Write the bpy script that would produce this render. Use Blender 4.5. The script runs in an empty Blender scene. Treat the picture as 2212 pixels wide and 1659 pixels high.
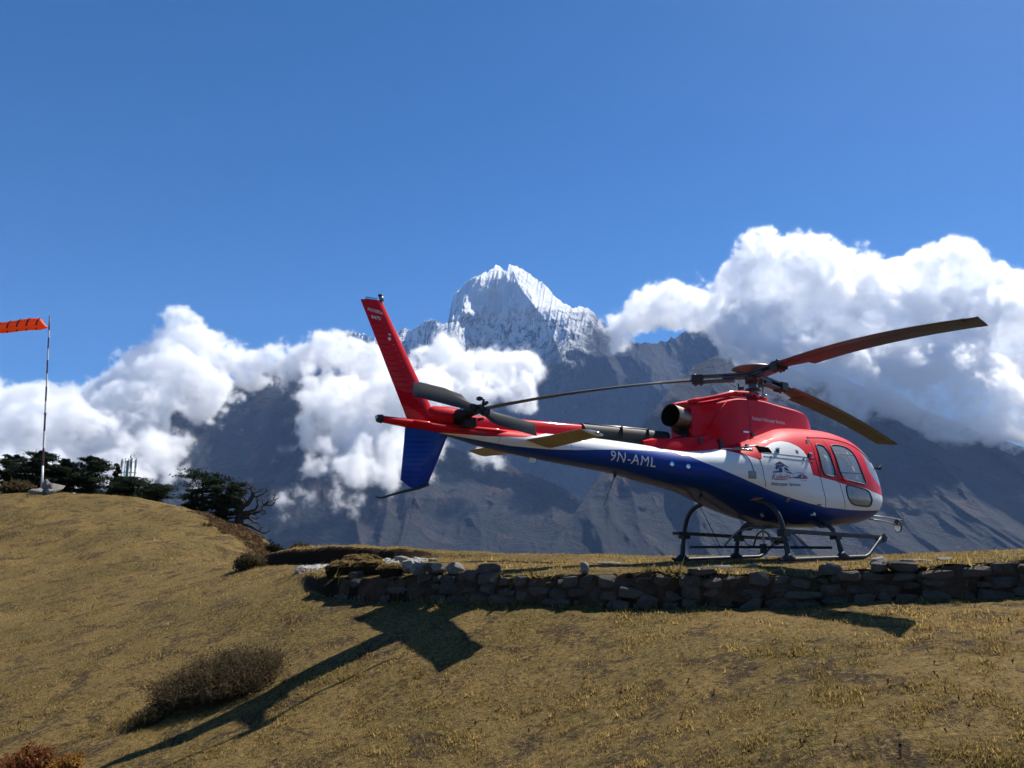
import bpy, bmesh, math, random
import numpy as np
from mathutils import Vector, Matrix

# ------------------------------------------------------------------ camera, sky, sun, exposure
S = bpy.context.scene
COL = S.collection
CZ = 1.7                                   # eye height above the grass at the photographer's feet
PITCH, ROLL, FOC = 0.1938, -0.005, 3216.0  # focal length in pixels of a 4096 wide frame
SUN_AZ, SUN_EL = math.radians(50.0), math.radians(51.5)

_fw = Vector((0, math.cos(PITCH), math.sin(PITCH)))
_up0 = Vector((0, -math.sin(PITCH), math.cos(PITCH)))
_rt0 = Vector((1, 0, 0))
_rt = _rt0 * math.cos(ROLL) + _up0 * math.sin(ROLL)
_up = _up0 * math.cos(ROLL) - _rt0 * math.sin(ROLL)
cam = bpy.data.cameras.new('camera')
cam.sensor_width = 36.0
cam.lens = 36.0 * FOC / 4096.0
cam.clip_start = 0.05
cam.clip_end = 80000.0
cam_ob = bpy.data.objects.new('camera', cam)
COL.objects.link(cam_ob)
cam_ob.matrix_world = Matrix(((_rt.x, _up.x, -_fw.x, 0), (_rt.y, _up.y, -_fw.y, 0), (_rt.z, _up.z, -_fw.z, CZ), (0, 0, 0, 1)))
S.camera = cam_ob

world = bpy.data.worlds.new('World')
S.world = world
world.use_nodes = True
_nt = world.node_tree
_sky = _nt.nodes.new('ShaderNodeTexSky')
_sky.sky_type = 'NISHITA'
_sky.sun_disc = False
_sky.sun_elevation = SUN_EL
_sky.sun_rotation = SUN_AZ
_sky.altitude = 3800.0
_sky.air_density = 1.0
_sky.dust_density = 4.0
_sky.ozone_density = 3.0
_bg = _nt.nodes['Background']
_bg.inputs[1].default_value = 0.074
_hs = _nt.nodes.new('ShaderNodeHueSaturation')
_hs.inputs['Saturation'].default_value = 1.35
_nt.links.new(_sky.outputs[0], _hs.inputs['Color'])
_nt.links.new(_hs.outputs[0], _bg.inputs[0])

_sl = bpy.data.lights.new('sun', 'SUN')
_sl.energy = 5.0
_sl.angle = math.radians(0.53)
_sl.color = (1.0, 0.965, 0.9)
sun_ob = bpy.data.objects.new('sun', _sl)
COL.objects.link(sun_ob)
SUN_DIR = Vector((math.sin(SUN_AZ) * math.cos(SUN_EL), math.cos(SUN_AZ) * math.cos(SUN_EL), math.sin(SUN_EL)))
sun_ob.rotation_euler = SUN_DIR.to_track_quat('Z', 'Y').to_euler()

S.view_settings.view_transform = 'Standard'
S.view_settings.look = 'None'
S.view_settings.gamma = 1.0
S.view_settings.use_curve_mapping = False
S.view_settings.exposure = 0.78
cy = S.cycles
cy.use_denoising = True
cy.use_adaptive_sampling = True
cy.adaptive_threshold = 0.03
cy.max_bounces = 28
cy.diffuse_bounces = 3
cy.glossy_bounces = 4
cy.transmission_bounces = 6
cy.transparent_max_bounces = 12
cy.volume_bounces = 24
cy.volume_step_rate = 2.0
cy.volume_max_steps = 512
cy.sample_clamp_indirect = 6.0

BUILD_CLOUDS = True
BUILD_GRASS = True

# ------------------------------------------------------------------ helpers
def at(px, py, D):
    """point seen at (px,py) of a 2212 wide view, D metres in front (measured along +y)"""
    k = 2212.0 / 4096.0 * FOC
    v = _fw + _rt * ((px - 1106.0) / k) + _up * ((829.5 - py) / k)
    v = v * (D / v.y)
    return Vector((v.x, v.y, v.z + CZ))

def tag(o, label=None, cat=None, group=None, kind=None):
    if label: o['label'] = label
    if cat: o['category'] = cat
    if group: o['group'] = group
    if kind: o['kind'] = kind
    return o

def empty(name, loc=(0, 0, 0), rz=0.0):
    o = bpy.data.objects.new(name, None)
    o.empty_display_size = 0.2
    COL.objects.link(o)
    o.location = loc
    o.rotation_euler = (0, 0, rz)
    return o

class MB:
    """collects vertices and faces of one mesh"""
    def __init__(self):
        self.v, self.f, self.n = [], [], 0
    def add(self, verts, faces):
        b = self.n
        self.v.extend([tuple(p) for p in verts])
        self.f.extend([tuple(b + i for i in f) for f in faces])
        self.n += len(verts)
        return self
    def box(self, c, s, rot=None):
        R = rot if rot is not None else Matrix.Identity(3)
        c = Vector(c)
        vs = [c + R @ Vector((sx * s[0] / 2, sy * s[1] / 2, sz * s[2] / 2)) for sx in (-1, 1) for sy in (-1, 1) for sz in (-1, 1)]
        return self.add(vs, [(0, 1, 3, 2), (4, 6, 7, 5), (0, 4, 5, 1), (2, 3, 7, 6), (0, 2, 6, 4), (1, 5, 7, 3)])
    def tube(self, pts, rad, sides=10, caps=True, flat=(1.0, 1.0)):
        pts = [Vector(p) for p in pts]
        n = len(pts)
        if not isinstance(rad, (list, tuple)): rad = [rad] * n
        t0 = (pts[1] - pts[0]).normalized()
        ref = Vector((0, 0, 1)) if abs(t0.z) < 0.9 else Vector((0, 1, 0))
        u = t0.cross(ref).normalized()
        vs = []
        for i in range(n):
            if i == 0: t = pts[1] - pts[0]
            elif i == n - 1: t = pts[-1] - pts[-2]
            else: t = (pts[i + 1] - pts[i]).normalized() + (pts[i] - pts[i - 1]).normalized()
            t.normalize()
            u = (u - t * u.dot(t)).normalized()
            w = t.cross(u)
            for k in range(sides):
                a = 2 * math.pi * k / sides
                vs.append(pts[i] + (u * math.cos(a) * flat[0] + w * math.sin(a) * flat[1]) * rad[i])
        fs = []
        for i in range(n - 1):
            for k in range(sides):
                k2 = (k + 1) % sides
                fs.append((i * sides + k, i * sides + k2, (i + 1) * sides + k2, (i + 1) * sides + k))
        if caps:
            fs.append(tuple(reversed(range(sides))))
            fs.append(tuple((n - 1) * sides + k for k in range(sides)))
        return self.add(vs, fs)
    def loft(self, secs, closed=True, caps=True):
        m = len(secs[0])
        vs = [p for s in secs for p in s]
        fs = []
        for i in range(len(secs) - 1):
            for k in range(m if closed else m - 1):
                k2 = (k + 1) % m
                fs.append((i * m + k, i * m + k2, (i + 1) * m + k2, (i + 1) * m + k))
        if caps:
            fs.append(tuple(reversed(range(m))))
            fs.append(tuple((len(secs) - 1) * m + k for k in range(m)))
        return self.add(vs, fs)
    def build(self, name, mat, parent=None, smooth=False, angle=None):
        me = bpy.data.meshes.new(name)
        me.from_pydata(self.v, [], self.f)
        me.update()
        if angle is not None:
            me.polygons.foreach_set('use_smooth', [True] * len(me.polygons))
            bm = bmesh.new(); bm.from_mesh(me)
            bmesh.ops.recalc_face_normals(bm, faces=bm.faces)
            for e in bm.edges:
                if len(e.link_faces) == 2 and e.calc_face_angle(0) > angle: e.smooth = False
            bm.to_mesh(me); bm.free()
        elif smooth:
            me.polygons.foreach_set('use_smooth', [True] * len(me.polygons))
        if mat: me.materials.append(mat)
        o = bpy.data.objects.new(name, me)
        COL.objects.link(o)
        if parent: o.parent = parent
        return o

def np_mesh(name, V, F, mat, parent=None, smooth=True):
    """V (n,3), F (m,4) or (m,3) numpy arrays"""
    me = bpy.data.meshes.new(name)
    V = np.ascontiguousarray(V, dtype=np.float32); F = np.ascontiguousarray(F, dtype=np.int32)
    k = F.shape[1]
    me.vertices.add(len(V)); me.vertices.foreach_set('co', V.ravel())
    me.loops.add(F.size); me.loops.foreach_set('vertex_index', F.ravel())
    me.polygons.add(len(F)); me.polygons.foreach_set('loop_start', np.arange(0, F.size, k, dtype=np.int32))
    if smooth: me.polygons.foreach_set('use_smooth', np.ones(len(F), dtype=bool))
    me.update(calc_edges=True)
    if mat: me.materials.append(mat)
    o = bpy.data.objects.new(name, me)
    COL.objects.link(o)
    if parent: o.parent = parent
    return o

def _hash(ix, iy, seed):
    h = (ix.astype(np.int64) * 374761393 + iy.astype(np.int64) * 668265263 + seed * 974634541) & 0xffffffff
    h = ((h ^ (h >> 13)) * 1274126177) & 0xffffffff
    return ((h ^ (h >> 16)) & 0xffffff) / float(0xffffff)

def vnoise(x, y, seed=0):
    x = np.asarray(x, float); y = np.asarray(y, float)
    ix, iy = np.floor(x).astype(np.int64), np.floor(y).astype(np.int64)
    fx, fy = x - ix, y - iy
    fx = fx * fx * fx * (fx * (fx * 6 - 15) + 10); fy = fy * fy * fy * (fy * (fy * 6 - 15) + 10)
    a = _hash(ix, iy, seed); b = _hash(ix + 1, iy, seed); c = _hash(ix, iy + 1, seed); d = _hash(ix + 1, iy + 1, seed)
    return (a + (b - a) * fx) * (1 - fy) + (c + (d - c) * fx) * fy

def fbm(x, y, octaves=5, seed=0, gain=0.5, lac=2.03):
    t, amp, tot = 0.0, 1.0, 0.0
    x = np.asarray(x, float); y = np.asarray(y, float)
    for k in range(octaves):
        t = t + amp * (vnoise(x, y, seed + k * 17) * 2 - 1)
        tot += amp; amp *= gain
        x, y = x * lac * 0.966 - y * lac * 0.259 + 7.3, x * lac * 0.259 + y * lac * 0.966 - 3.1
    return t / tot

def ridged(x, y, octaves=6, seed=0, gain=0.55, lac=2.07):
    t, amp, tot, w = 0.0, 1.0, 0.0, 1.0
    x = np.asarray(x, float); y = np.asarray(y, float)
    for k in range(octaves):
        n = 1 - np.abs(vnoise(x, y, seed + k * 31) * 2 - 1)
        n = n * n * w
        t = t + amp * n; tot += amp
        w = np.clip(n * 1.8, 0, 1); amp *= gain
        x, y = x * lac * 0.94 - y * lac * 0.342 + 3.7, x * lac * 0.342 + y * lac * 0.94 + 9.1
    return t / tot

def sstep(a, b, x):
    t = np.clip((np.asarray(x, float) - a) / (b - a), 0, 1)
    return t * t * (3 - 2 * t)

def pchip(xs, ys):
    xs = np.array(xs, float); ys = np.array(ys, float)
    o = np.argsort(xs); xs = xs[o]; ys = ys[o]
    h = np.diff(xs); d = np.diff(ys) / h; m = np.zeros(len(xs))
    for i in range(1, len(xs) - 1):
        if d[i - 1] * d[i] > 0:
            w1 = 2 * h[i] + h[i - 1]; w2 = h[i] + 2 * h[i - 1]
            m[i] = (w1 + w2) / (w1 / d[i - 1] + w2 / d[i])
    m[0] = d[0]; m[-1] = d[-1]
    def f(x):
        x = np.clip(np.asarray(x, float), xs[0], xs[-1])
        i = np.clip(np.searchsorted(xs, x) - 1, 0, len(h) - 1)
        t = (x - xs[i]) / h[i]
        return ys[i] * (1 + 2 * t) * (1 - t) ** 2 + m[i] * h[i] * t * (1 - t) ** 2 + ys[i + 1] * t * t * (3 - 2 * t) + m[i + 1] * h[i] * t * t * (t - 1)
    return f

# ------------------------------------------------------------------ materials
def principled(name, col, rough=0.6, metal=0.0, spec=0.5, coat=0.0, noise=None, bump=None):
    """noise = (scale, amount) colour variation, bump = (scale, strength, distance)"""
    m = bpy.data.materials.new(name)
    m.use_nodes = True
    nt = m.node_tree
    b = nt.nodes['Principled BSDF']
    b.inputs['Base Color'].default_value = (*col, 1)
    b.inputs['Roughness'].default_value = rough
    b.inputs['Metallic'].default_value = metal
    b.inputs['Specular IOR Level'].default_value = spec
    b.inputs['Coat Weight'].default_value = coat
    b.inputs['Coat Roughness'].default_value = 0.06
    if noise or bump:
        tc = nt.nodes.new('ShaderNodeTexCoord')
    if noise:
        n = nt.nodes.new('ShaderNodeTexNoise')
        n.inputs['Scale'].default_value = noise[0]; n.inputs['Detail'].default_value = 6; n.inputs['Roughness'].default_value = 0.62
        nt.links.new(tc.outputs['Object'], n.inputs['Vector'])
        mr = nt.nodes.new('ShaderNodeMapRange')
        mr.inputs[1].default_value = 0.3; mr.inputs[2].default_value = 0.7
        mr.inputs[3].default_value = 1 - noise[1]; mr.inputs[4].default_value = 1 + noise[1]
        nt.links.new(n.outputs[0], mr.inputs[0])
        mx = nt.nodes.new('ShaderNodeVectorMath'); mx.operation = 'SCALE'
        mx.inputs[0].default_value = col
        nt.links.new(mr.outputs[0], mx.inputs['Scale'])
        nt.links.new(mx.outputs[0], b.inputs['Base Color'])
    if bump:
        n2 = nt.nodes.new('ShaderNodeTexNoise')
        n2.inputs['Scale'].default_value = bump[0]; n2.inputs['Detail'].default_value = 5
        nt.links.new(tc.outputs['Object'], n2.inputs['Vector'])
        bp = nt.nodes.new('ShaderNodeBump')
        bp.inputs['Strength'].default_value = bump[1]; bp.inputs['Distance'].default_value = bump[2]
        nt.links.new(n2.outputs[0], bp.inputs['Height'])
        nt.links.new(bp.outputs[0], b.inputs['Normal'])
    return m

class NG:
    """tiny helper to wire shader nodes"""
    def __init__(self, nt): self.nt, self.N, self.L = nt, nt.nodes, nt.links
    def put(self, sock, v):
        if v is None: return
        if isinstance(v, bpy.types.NodeSocket): self.L.new(v, sock)
        elif isinstance(v, (tuple, list)) and len(v) == 3 and sock.type == 'RGBA': sock.default_value = (*v, 1)
        else: sock.default_value = v
    def math(self, op, a, b=None, c=None, clamp=False):
        n = self.N.new('ShaderNodeMath'); n.operation = op; n.use_clamp = clamp
        for i, v in enumerate((a, b, c)): self.put(n.inputs[i], v)
        return n.outputs[0]
    def noise(self, vec, scale, detail=5, rough=0.55, dist=0.0):
        n = self.N.new('ShaderNodeTexNoise'); self.put(n.inputs['Vector'], vec)
        n.inputs['Scale'].default_value = scale; n.inputs['Detail'].default_value = detail
        n.inputs['Roughness'].default_value = rough; n.inputs['Distortion'].default_value = dist
        return n.outputs[0]
    def range(self, v, a, b, c=0.0, d=1.0, smooth=True):
        n = self.N.new('ShaderNodeMapRange'); n.interpolation_type = 'SMOOTHSTEP' if smooth else 'LINEAR'
        self.put(n.inputs[0], v)
        for i, k in enumerate((a, b, c, d)): n.inputs[i + 1].default_value = k
        return n.outputs[0]
    def mix(self, fac, a, b):
        n = self.N.new('ShaderNodeMix'); n.data_type = 'RGBA'
        self.put(n.inputs[0], fac); self.put(n.inputs[6], a); self.put(n.inputs[7], b)
        return n.outputs[2]
    def scale_vec(self, vec, s):
        n = self.N.new('ShaderNodeVectorMath'); n.operation = 'MULTIPLY'
        self.put(n.inputs[0], vec); n.inputs[1].default_value = s
        return n.outputs[0]
    def bump(self, h, strength, dist):
        n = self.N.new('ShaderNodeBump'); n.inputs['Strength'].default_value = strength; n.inputs['Distance'].default_value = dist
        self.put(n.inputs['Height'], h)
        return n.outputs[0]

def new_mat(name):
    m = bpy.data.materials.new(name); m.use_nodes = True
    g = NG(m.node_tree)
    return m, g, m.node_tree.nodes['Principled BSDF']

# ------------------------------------------------------------------ ground
def tps(points):
    P = np.array([(p[0], p[1]) for p in points]); z = np.array([p[2] for p in points])
    n = len(P)
    d = np.linalg.norm(P[:, None] - P[None], axis=2)
    K = np.where(d > 0, d * d * np.log(d + 1e-9), 0) + np.eye(n) * 0.02
    A = np.zeros((n + 3, n + 3)); A[:n, :n] = K
    A[:n, n] = 1; A[:n, n + 1:] = P; A[n, :n] = 1; A[n + 1:, :n] = P.T
    w = np.linalg.solve(A, np.concatenate([z, [0, 0, 0]]))
    def f(x, y):
        sh = np.shape(x); x = np.ravel(x).astype(float); y = np.ravel(y).astype(float)
        out = w[n] + w[n + 1] * x + w[n + 2] * y
        for i in range(n):
            r2 = (x - P[i, 0]) ** 2 + (y - P[i, 1]) ** 2
            out += w[i] * 0.5 * r2 * np.log(r2 + 1e-12)
        return out.reshape(sh)
    return f

def A3(px, py, D):
    p = at(px, py, D); return (p.x, p.y, p.z)

_lawn = [A3(*p) for p in [
    (-350, 1659, 8.8), (-350, 1400, 14.5), (-350, 1200, 24), (-350, 1075, 31),
    (0, 1659, 8.1), (0, 1500, 10.5), (0, 1400, 13.5), (0, 1300, 18), (0, 1200, 23.5), (0, 1100, 28.8), (0, 1066, 32),
    (100, 1064, 32), (220, 1066, 32), (300, 1659, 7.65), (300, 1500, 9.6), (300, 1400, 11.5), (300, 1300, 15.2), (300, 1200, 21), (300, 1115, 27), (300, 1077, 31),
    (450, 1117, 29), (540, 1152, 27), (600, 1659, 7.16), (600, 1500, 8.7), (600, 1400, 10.1), (600, 1300, 12.2), (600, 1240, 15), (600, 1205, 19.5), (600, 1176, 24),
    (1106, 1659, 6.36), (1106, 1500, 7.58), (1106, 1400, 8.6), (1106, 1300, 9.97),
    (1600, 1659, 5.1), (1600, 1500, 6.2), (1600, 1400, 7.2), (1600, 1312, 8.95),
    (2212, 1659, 4.55), (2212, 1500, 5.35), (2212, 1400, 6.2), (2212, 1295, 7.85),
    (2600, 1659, 4.3), (2600, 1400, 5.75), (2600, 1295, 7.2)]]
_lawn += [(0, 0, 0), (-6, 0, -0.35), (6, 1, 0.35), (0, -8, -0.3), (-16, -6, -0.6), (16, -4, 0.6), (1.5, 3.2, -0.12), (-3, 3.5, -0.35),
          (-20, 42, CZ + 1.0), (-11, 42, CZ - 2.2), (-10, 36, CZ - 1.2), (-8.6, 29, CZ - 0.5), (-12.3, 35, CZ + 0.35), (-14.4, 36, CZ + 0.85), (-30, 45, CZ + 1.2), (9, 3, 0.5), (0, 15, 1.15), (8, 12, 1.5)]
LAWN = tps(_lawn)
_plat = [A3(*p) for p in [(720, 1243, 12.2), (870, 1238, 11.2), (1160, 1238, 9.8), (1500, 1231, 9.25), (1800, 1227, 8.75), (2000, 1221, 8.4), (2212, 1207, 8.1), (2600, 1195, 7.45),
                          (640, 1231, 14.5), (760, 1224, 15), (860, 1217, 15.4), (1000, 1212, 14), (1100, 1203, 17), (2212, 1195, 10.5), (2600, 1182, 10.5), (2400, 1185, 13)]]
_zp = CZ - 0.3355
_plat += [(2.9, 14.1, _zp), (4.2, 12.9, _zp), (4.0, 15.0, _zp), (5.3, 13.9, _zp), (6.0, 16.6, _zp), (3.6, 17.3, _zp - 0.01), (1.5, 13, _zp - 0.01), (5.5, 12.0, _zp + 0.02),
          (2.0, 17.5, _zp), (4.5, 11.2, _zp + 0.005), (-7, 16, CZ - 0.62), (-5, 13, CZ - 0.68), (0, 20, CZ - 0.3), (8, 19, CZ - 0.33)]
PLAT = tps(_plat)
WALL_X = [-7.0, -5.6, -4.4, -3.4, -2.7, -1.5, 0.3, 2.06, 2.82, 3.46, 4.25, 5.06, 6.28, 8.5]
WALL_Y = [17.0, 15.8, 14.6, 13.1, 12.1, 11.08, 9.8, 9.14, 8.92, 8.65, 8.27, 7.95, 7.3, 6.2]
WALLF = pchip(WALL_X, WALL_Y)
BANKF = pchip([-7.5, -6.0, -5.0, -3.6, -2.0, -0.9, 0.5, 3], [20, 18.6, 17.6, 17.4, 17.3, 17.2, 17.0, 17])
BANKZ = pchip([-7, -5.2, -4.6, -3.7, -2.1, -1.0, 0.0, 1.0], [-0.3, -0.2, -0.12, -0.07, -0.18, -0.235, -0.29, -0.34])

def ground_h(x, y):
    x = np.asarray(x, float); y = np.asarray(y, float)
    r = np.hypot(x, y)
    u = x / np.maximum(y, 0.5)
    a = LAWN(x, y)
    far = sstep(46, 60, r)
    a = a * (1 - far) + far * (CZ - 1.0)
    bk = sstep(2, -6, y) * sstep(8, 22, r)
    a = a * (1 - bk) + (-0.4 + 0.04 * x) * bk
    a = np.clip(a, -4, CZ + 3.2)
    b = PLAT(x, y)
    b = np.clip(b, CZ - 0.75, CZ + 0.35)
    b = b + np.exp(-((y - WALLF(x)) / 0.45) ** 2) * (0.05 * fbm(x * 2.3, y * 0.7, 4, 63) - 0.025)
    # scarp of bare earth at the back of the gravel hollow
    bx = BANKF(x)
    wob = 0.12 * fbm(x * 1.6, y * 1.6, 4, 71)
    t = sstep(-0.12, 0.05, y - bx - wob) * sstep(-6.2, -5.2, x) * sstep(1.0, -0.6, x)
    b = b * (1 - t) + (CZ + BANKZ(x) + 0.02 * fbm(x * 3, y * 3, 3, 5)) * t
    wd = 0.05 + 1.1 * sstep(-2.6, -4.6, x)
    s = (y - WALLF(x)) * 0.84
    w = sstep(-0.01, 1, (s + 0.0) / (2 * wd)) if False else sstep(0, 1, (s + wd * 0.2) / (wd * 1.2))
    w = w * sstep(-8.5, -6.5, x - 0 * y) * (y > 2)
    h = a * (1 - w) + b * w
    # roughness of the turf
    near = sstep(60, 30, r)
    hilly = sstep(14, 24, y) * sstep(-1.0, -6, x)
    pad = np.exp(-(((x - 4.4) / 2.6) ** 2 + ((y - 14.2) / 2.8) ** 2) ** 2)
    h = h + near * (1 - 0.9 * pad) * ((0.04 + 0.18 * hilly) * fbm(x * 0.55, y * 0.55, 4, 11) + 0.026 * fbm(x * 1.9, y * 1.9, 4, 23) + 0.014 * (ridged(x * 4.2, y * 4.2, 3, 41) - 0.4))
    # the hill and the shelf end, the slope falls away into the valley
    edge = 19.6 + 27 * sstep(-0.225, -0.285, u) + 3 * sstep(0.2, 0.9, u)
    edge = np.where(y < 1, 60, edge)
    d = np.maximum(r - edge, 0)
    drop = np.where(d < 4, d * d * 0.09, 1.44 + (d - 4) * 0.72)
    return h - np.minimum(drop, 900)

def ground_pt(px, py0=None, D=None):
    p = at(px, 1200, D)
    return Vector((p.x, p.y, float(ground_h(p.x, p.y))))

def gz(x, y):
    return float(ground_h(np.array([x]), np.array([y]))[0])

# ground material
def ground_material():
    m, g, b = new_mat('dry_turf')
    tc = g.N.new('ShaderNodeTexCoord').outputs['Object']
    big = g.noise(tc, 0.4, 5, 0.62, 0.4)
    mid = g.noise(tc, 1.9, 7, 0.68, 0.5)
    streak = g.noise(g.scale_vec(tc, (1.0, 2.6, 1.0)), 3.4, 6, 0.7, 0.8)
    fine = g.noise(tc, 22, 6, 0.75, 0.5)
    straw, olive, soil = (0.24, 0.155, 0.052), (0.145, 0.106, 0.033), (0.066, 0.043, 0.024)
    c = g.mix(g.range(big, 0.38, 0.62), olive, straw)
    c = g.mix(g.range(streak, 0.5, 0.72, 0, 0.8), c, (0.26, 0.17, 0.052))
    c = g.mix(g.range(mid, 0.5, 0.6, 0, 0.9), c, soil)
    c = g.mix(g.range(streak, 0.46, 0.3, 0, 0.7), c, (0.085, 0.063, 0.024))
    c = g.mix(g.range(fine, 0.5, 0.68), c, (0.34, 0.23, 0.078))
    c = g.mix(g.range(fine, 0.5, 0.34), c, (0.03, 0.021, 0.01))
    # bare earth on steep ground, its brown darkened further for shade on those faces
    nz = g.N.new('ShaderNodeSeparateXYZ'); g.L.new(g.N.new('ShaderNodeNewGeometry').outputs['True Normal'], nz.inputs[0])
    steep = g.range(nz.outputs[2], 0.80, 0.55)
    c = g.mix(steep, c, g.mix(mid, (0.022, 0.014, 0.009), (0.06, 0.037, 0.022)))
    g.L.new(c, b.inputs['Base Color'])
    b.inputs['Roughness'].default_value = 0.95
    b.inputs['Specular IOR Level'].default_value = 0.1
    h = g.math('ADD', g.math('MULTIPLY', fine, 0.6), g.noise(tc, 90, 3, 0.6))
    g.L.new(g.bump(h, 0.9, 0.06), b.inputs['Normal'])
    return m
MAT_TURF = ground_material()

_az = np.concatenate([np.radians(np.arange(-180, -46, 4.0)), np.radians(np.arange(-46, 46.01, 0.14)), np.radians(np.arange(50, 180, 4.0))])
_rr = [0.6]
while _rr[-1] < 3200:
    r = _rr[-1]
    _rr.append(r * (1.05 if r < 4.5 else 1.0025 if 16.6 < r < 19.6 else 1.006 if r < 20.5 else 1.016 if r < 50 else 1.09))
_rr = np.array(_rr)
_AZ, _RR = np.meshgrid(_az, _rr, indexing='ij')
_X, _Y = _RR * np.sin(_AZ), _RR * np.cos(_AZ)
_Z = ground_h(_X, _Y)
_na, _nr = _X.shape
_V = np.stack([_X, _Y, _Z], -1).reshape(-1, 3)
_i = np.arange(_na)[:, None] * _nr + np.arange(_nr - 1)[None]
_j = ((np.arange(_na) + 1) % _na)[:, None] * _nr + np.arange(_nr - 1)[None]
_F = np.stack([_i, _i + 1, _j + 1, _j], -1).reshape(-1, 4)
_c0 = len(_V)
_V = np.vstack([_V, [[0, 0, gz(0.01, 0.01)]]])
ground = np_mesh('ground', _V, _F, MAT_TURF)
tag(ground, 'dry grassy hillside with a levelled shelf above a low wall', 'ground', kind='structure')

def gh_fast(x, y):
    """height read back from the ground mesh (bilinear)"""
    r = np.hypot(x, y); a = np.arctan2(x, y)
    i = np.clip(np.searchsorted(_az, a) - 1, 0, _na - 2); j = np.clip(np.searchsorted(_rr, r) - 1, 0, _nr - 2)
    fa = (a - _az[i]) / (_az[i + 1] - _az[i]); fr = (r - _rr[j]) / (_rr[j + 1] - _rr[j])
    return (_Z[i, j] * (1 - fr) + _Z[i, j + 1] * fr) * (1 - fa) + (_Z[i + 1, j] * (1 - fr) + _Z[i + 1, j + 1] * fr) * fa

# ------------------------------------------------------------------ stones
def stone_material(name, c1, c2, lichen=0.25):
    m, g, b = new_mat(name)
    tc = g.N.new('ShaderNodeTexCoord').outputs['Object']
    oi = g.N.new('ShaderNodeObjectInfo')
    off = g.N.new('ShaderNodeVectorMath'); off.operation = 'ADD'
    g.L.new(tc, off.inputs[0]); g.L.new(oi.outputs['Location'], off.inputs[1])
    n1 = g.noise(off.outputs[0], 3.0, 6, 0.65); n2 = g.noise(off.outputs[0], 14, 6, 0.7); n3 = g.noise(off.outputs[0], 6, 4, 0.6, 1.2)
    c = g.mix(oi.outputs['Random'], c1, c2)
    c = g.mix(g.range(n1, 0.35, 0.7, 0, 0.5), c, (0.17, 0.145, 0.12))
    c = g.mix(g.range(n2, 0.52, 0.3, 0, 0.75), c, (0.03, 0.026, 0.022))
    c = g.mix(g.range(n3, 0.6, 0.72, 0, lichen), c, (0.3, 0.28, 0.2))
    g.L.new(c, b.inputs['Base Color'])
    b.inputs['Roughness'].default_value = 0.9
    b.inputs['Specular IOR Level'].default_value = 0.2
    g.L.new(g.bump(g.math('ADD', n2, g.noise(off.outputs[0], 40, 4, 0.6)), 0.55, 0.12), b.inputs['Normal'])
    return m
MAT_STONE = stone_material('wall_stone', (0.062, 0.05, 0.039), (0.12, 0.097, 0.075))
MAT_PALE = stone_material('pale_stone', (0.24, 0.22, 0.19), (0.36, 0.33, 0.29), 0.5)
MAT_GRAVEL = stone_material('pale_gravel', (0.42, 0.4, 0.36), (0.55, 0.52, 0.47), 0.4)
MAT_EARTH = principled('bare_earth', (0.06, 0.038, 0.024), 0.95, noise=(6, 0.5), bump=(18, 0.8, 0.05), spec=0.1)

def rock_mesh(seed, npts=30, box=2.6):
    rnd = random.Random(seed)
    bm = bmesh.new()
    for k in range(npts):
        v = Vector((rnd.gauss(0, 1), rnd.gauss(0, 1), rnd.gauss(0, 1))).normalized()
        e = 2 / box
        q = Vector([math.copysign(abs(c) ** e, c) for c in v])
        m = max(abs(c) for c in q)
        q = q / (sum(abs(c) ** (box * 1.3) for c in q) ** (1 / (box * 1.3)))
        bm.verts.new(q * 0.5 * rnd.uniform(0.86, 1.04))
    r = bmesh.ops.convex_hull(bm, input=bm.verts)
    bmesh.ops.delete(bm, geom=[g for g in r['geom_interior'] if isinstance(g, bmesh.types.BMVert)], context='VERTS')
    me = bpy.data.meshes.new('stone')
    bm.to_mesh(me); bm.free()
    return me
_rm_wall = []
for k in range(16):
    me = rock_mesh(100 + k, 34, 2.8); me.materials.append(MAT_STONE); _rm_wall.append(me)
_rm_pale = []
for k in range(8):
    me = rock_mesh(300 + k, 22, 2.1); me.materials.append(MAT_PALE); _rm_pale.append(me)

def place_rock(name, me, loc, scale, rot, parent=None):
    o = bpy.data.objects.new(name, me)
    COL.objects.link(o)
    o.location = loc; o.scale = scale; o.rotation_euler = rot
    if parent: o.parent = parent
    return o

wall = empty('dry_stone_wall', (0, 0, 0))
tag(wall, 'low dry stone retaining wall of dark stones below the helicopter', 'wall')
_rnd = random.Random(5)
def _wall_frame(x):
    y = float(WALLF(x)); y2 = float(WALLF(x + 0.05))
    t = Vector((0.05, y2 - y, 0)).normalized()
    n = Vector((t.y, -t.x, 0))
    return Vector((x, y, 0)), t, n
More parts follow.
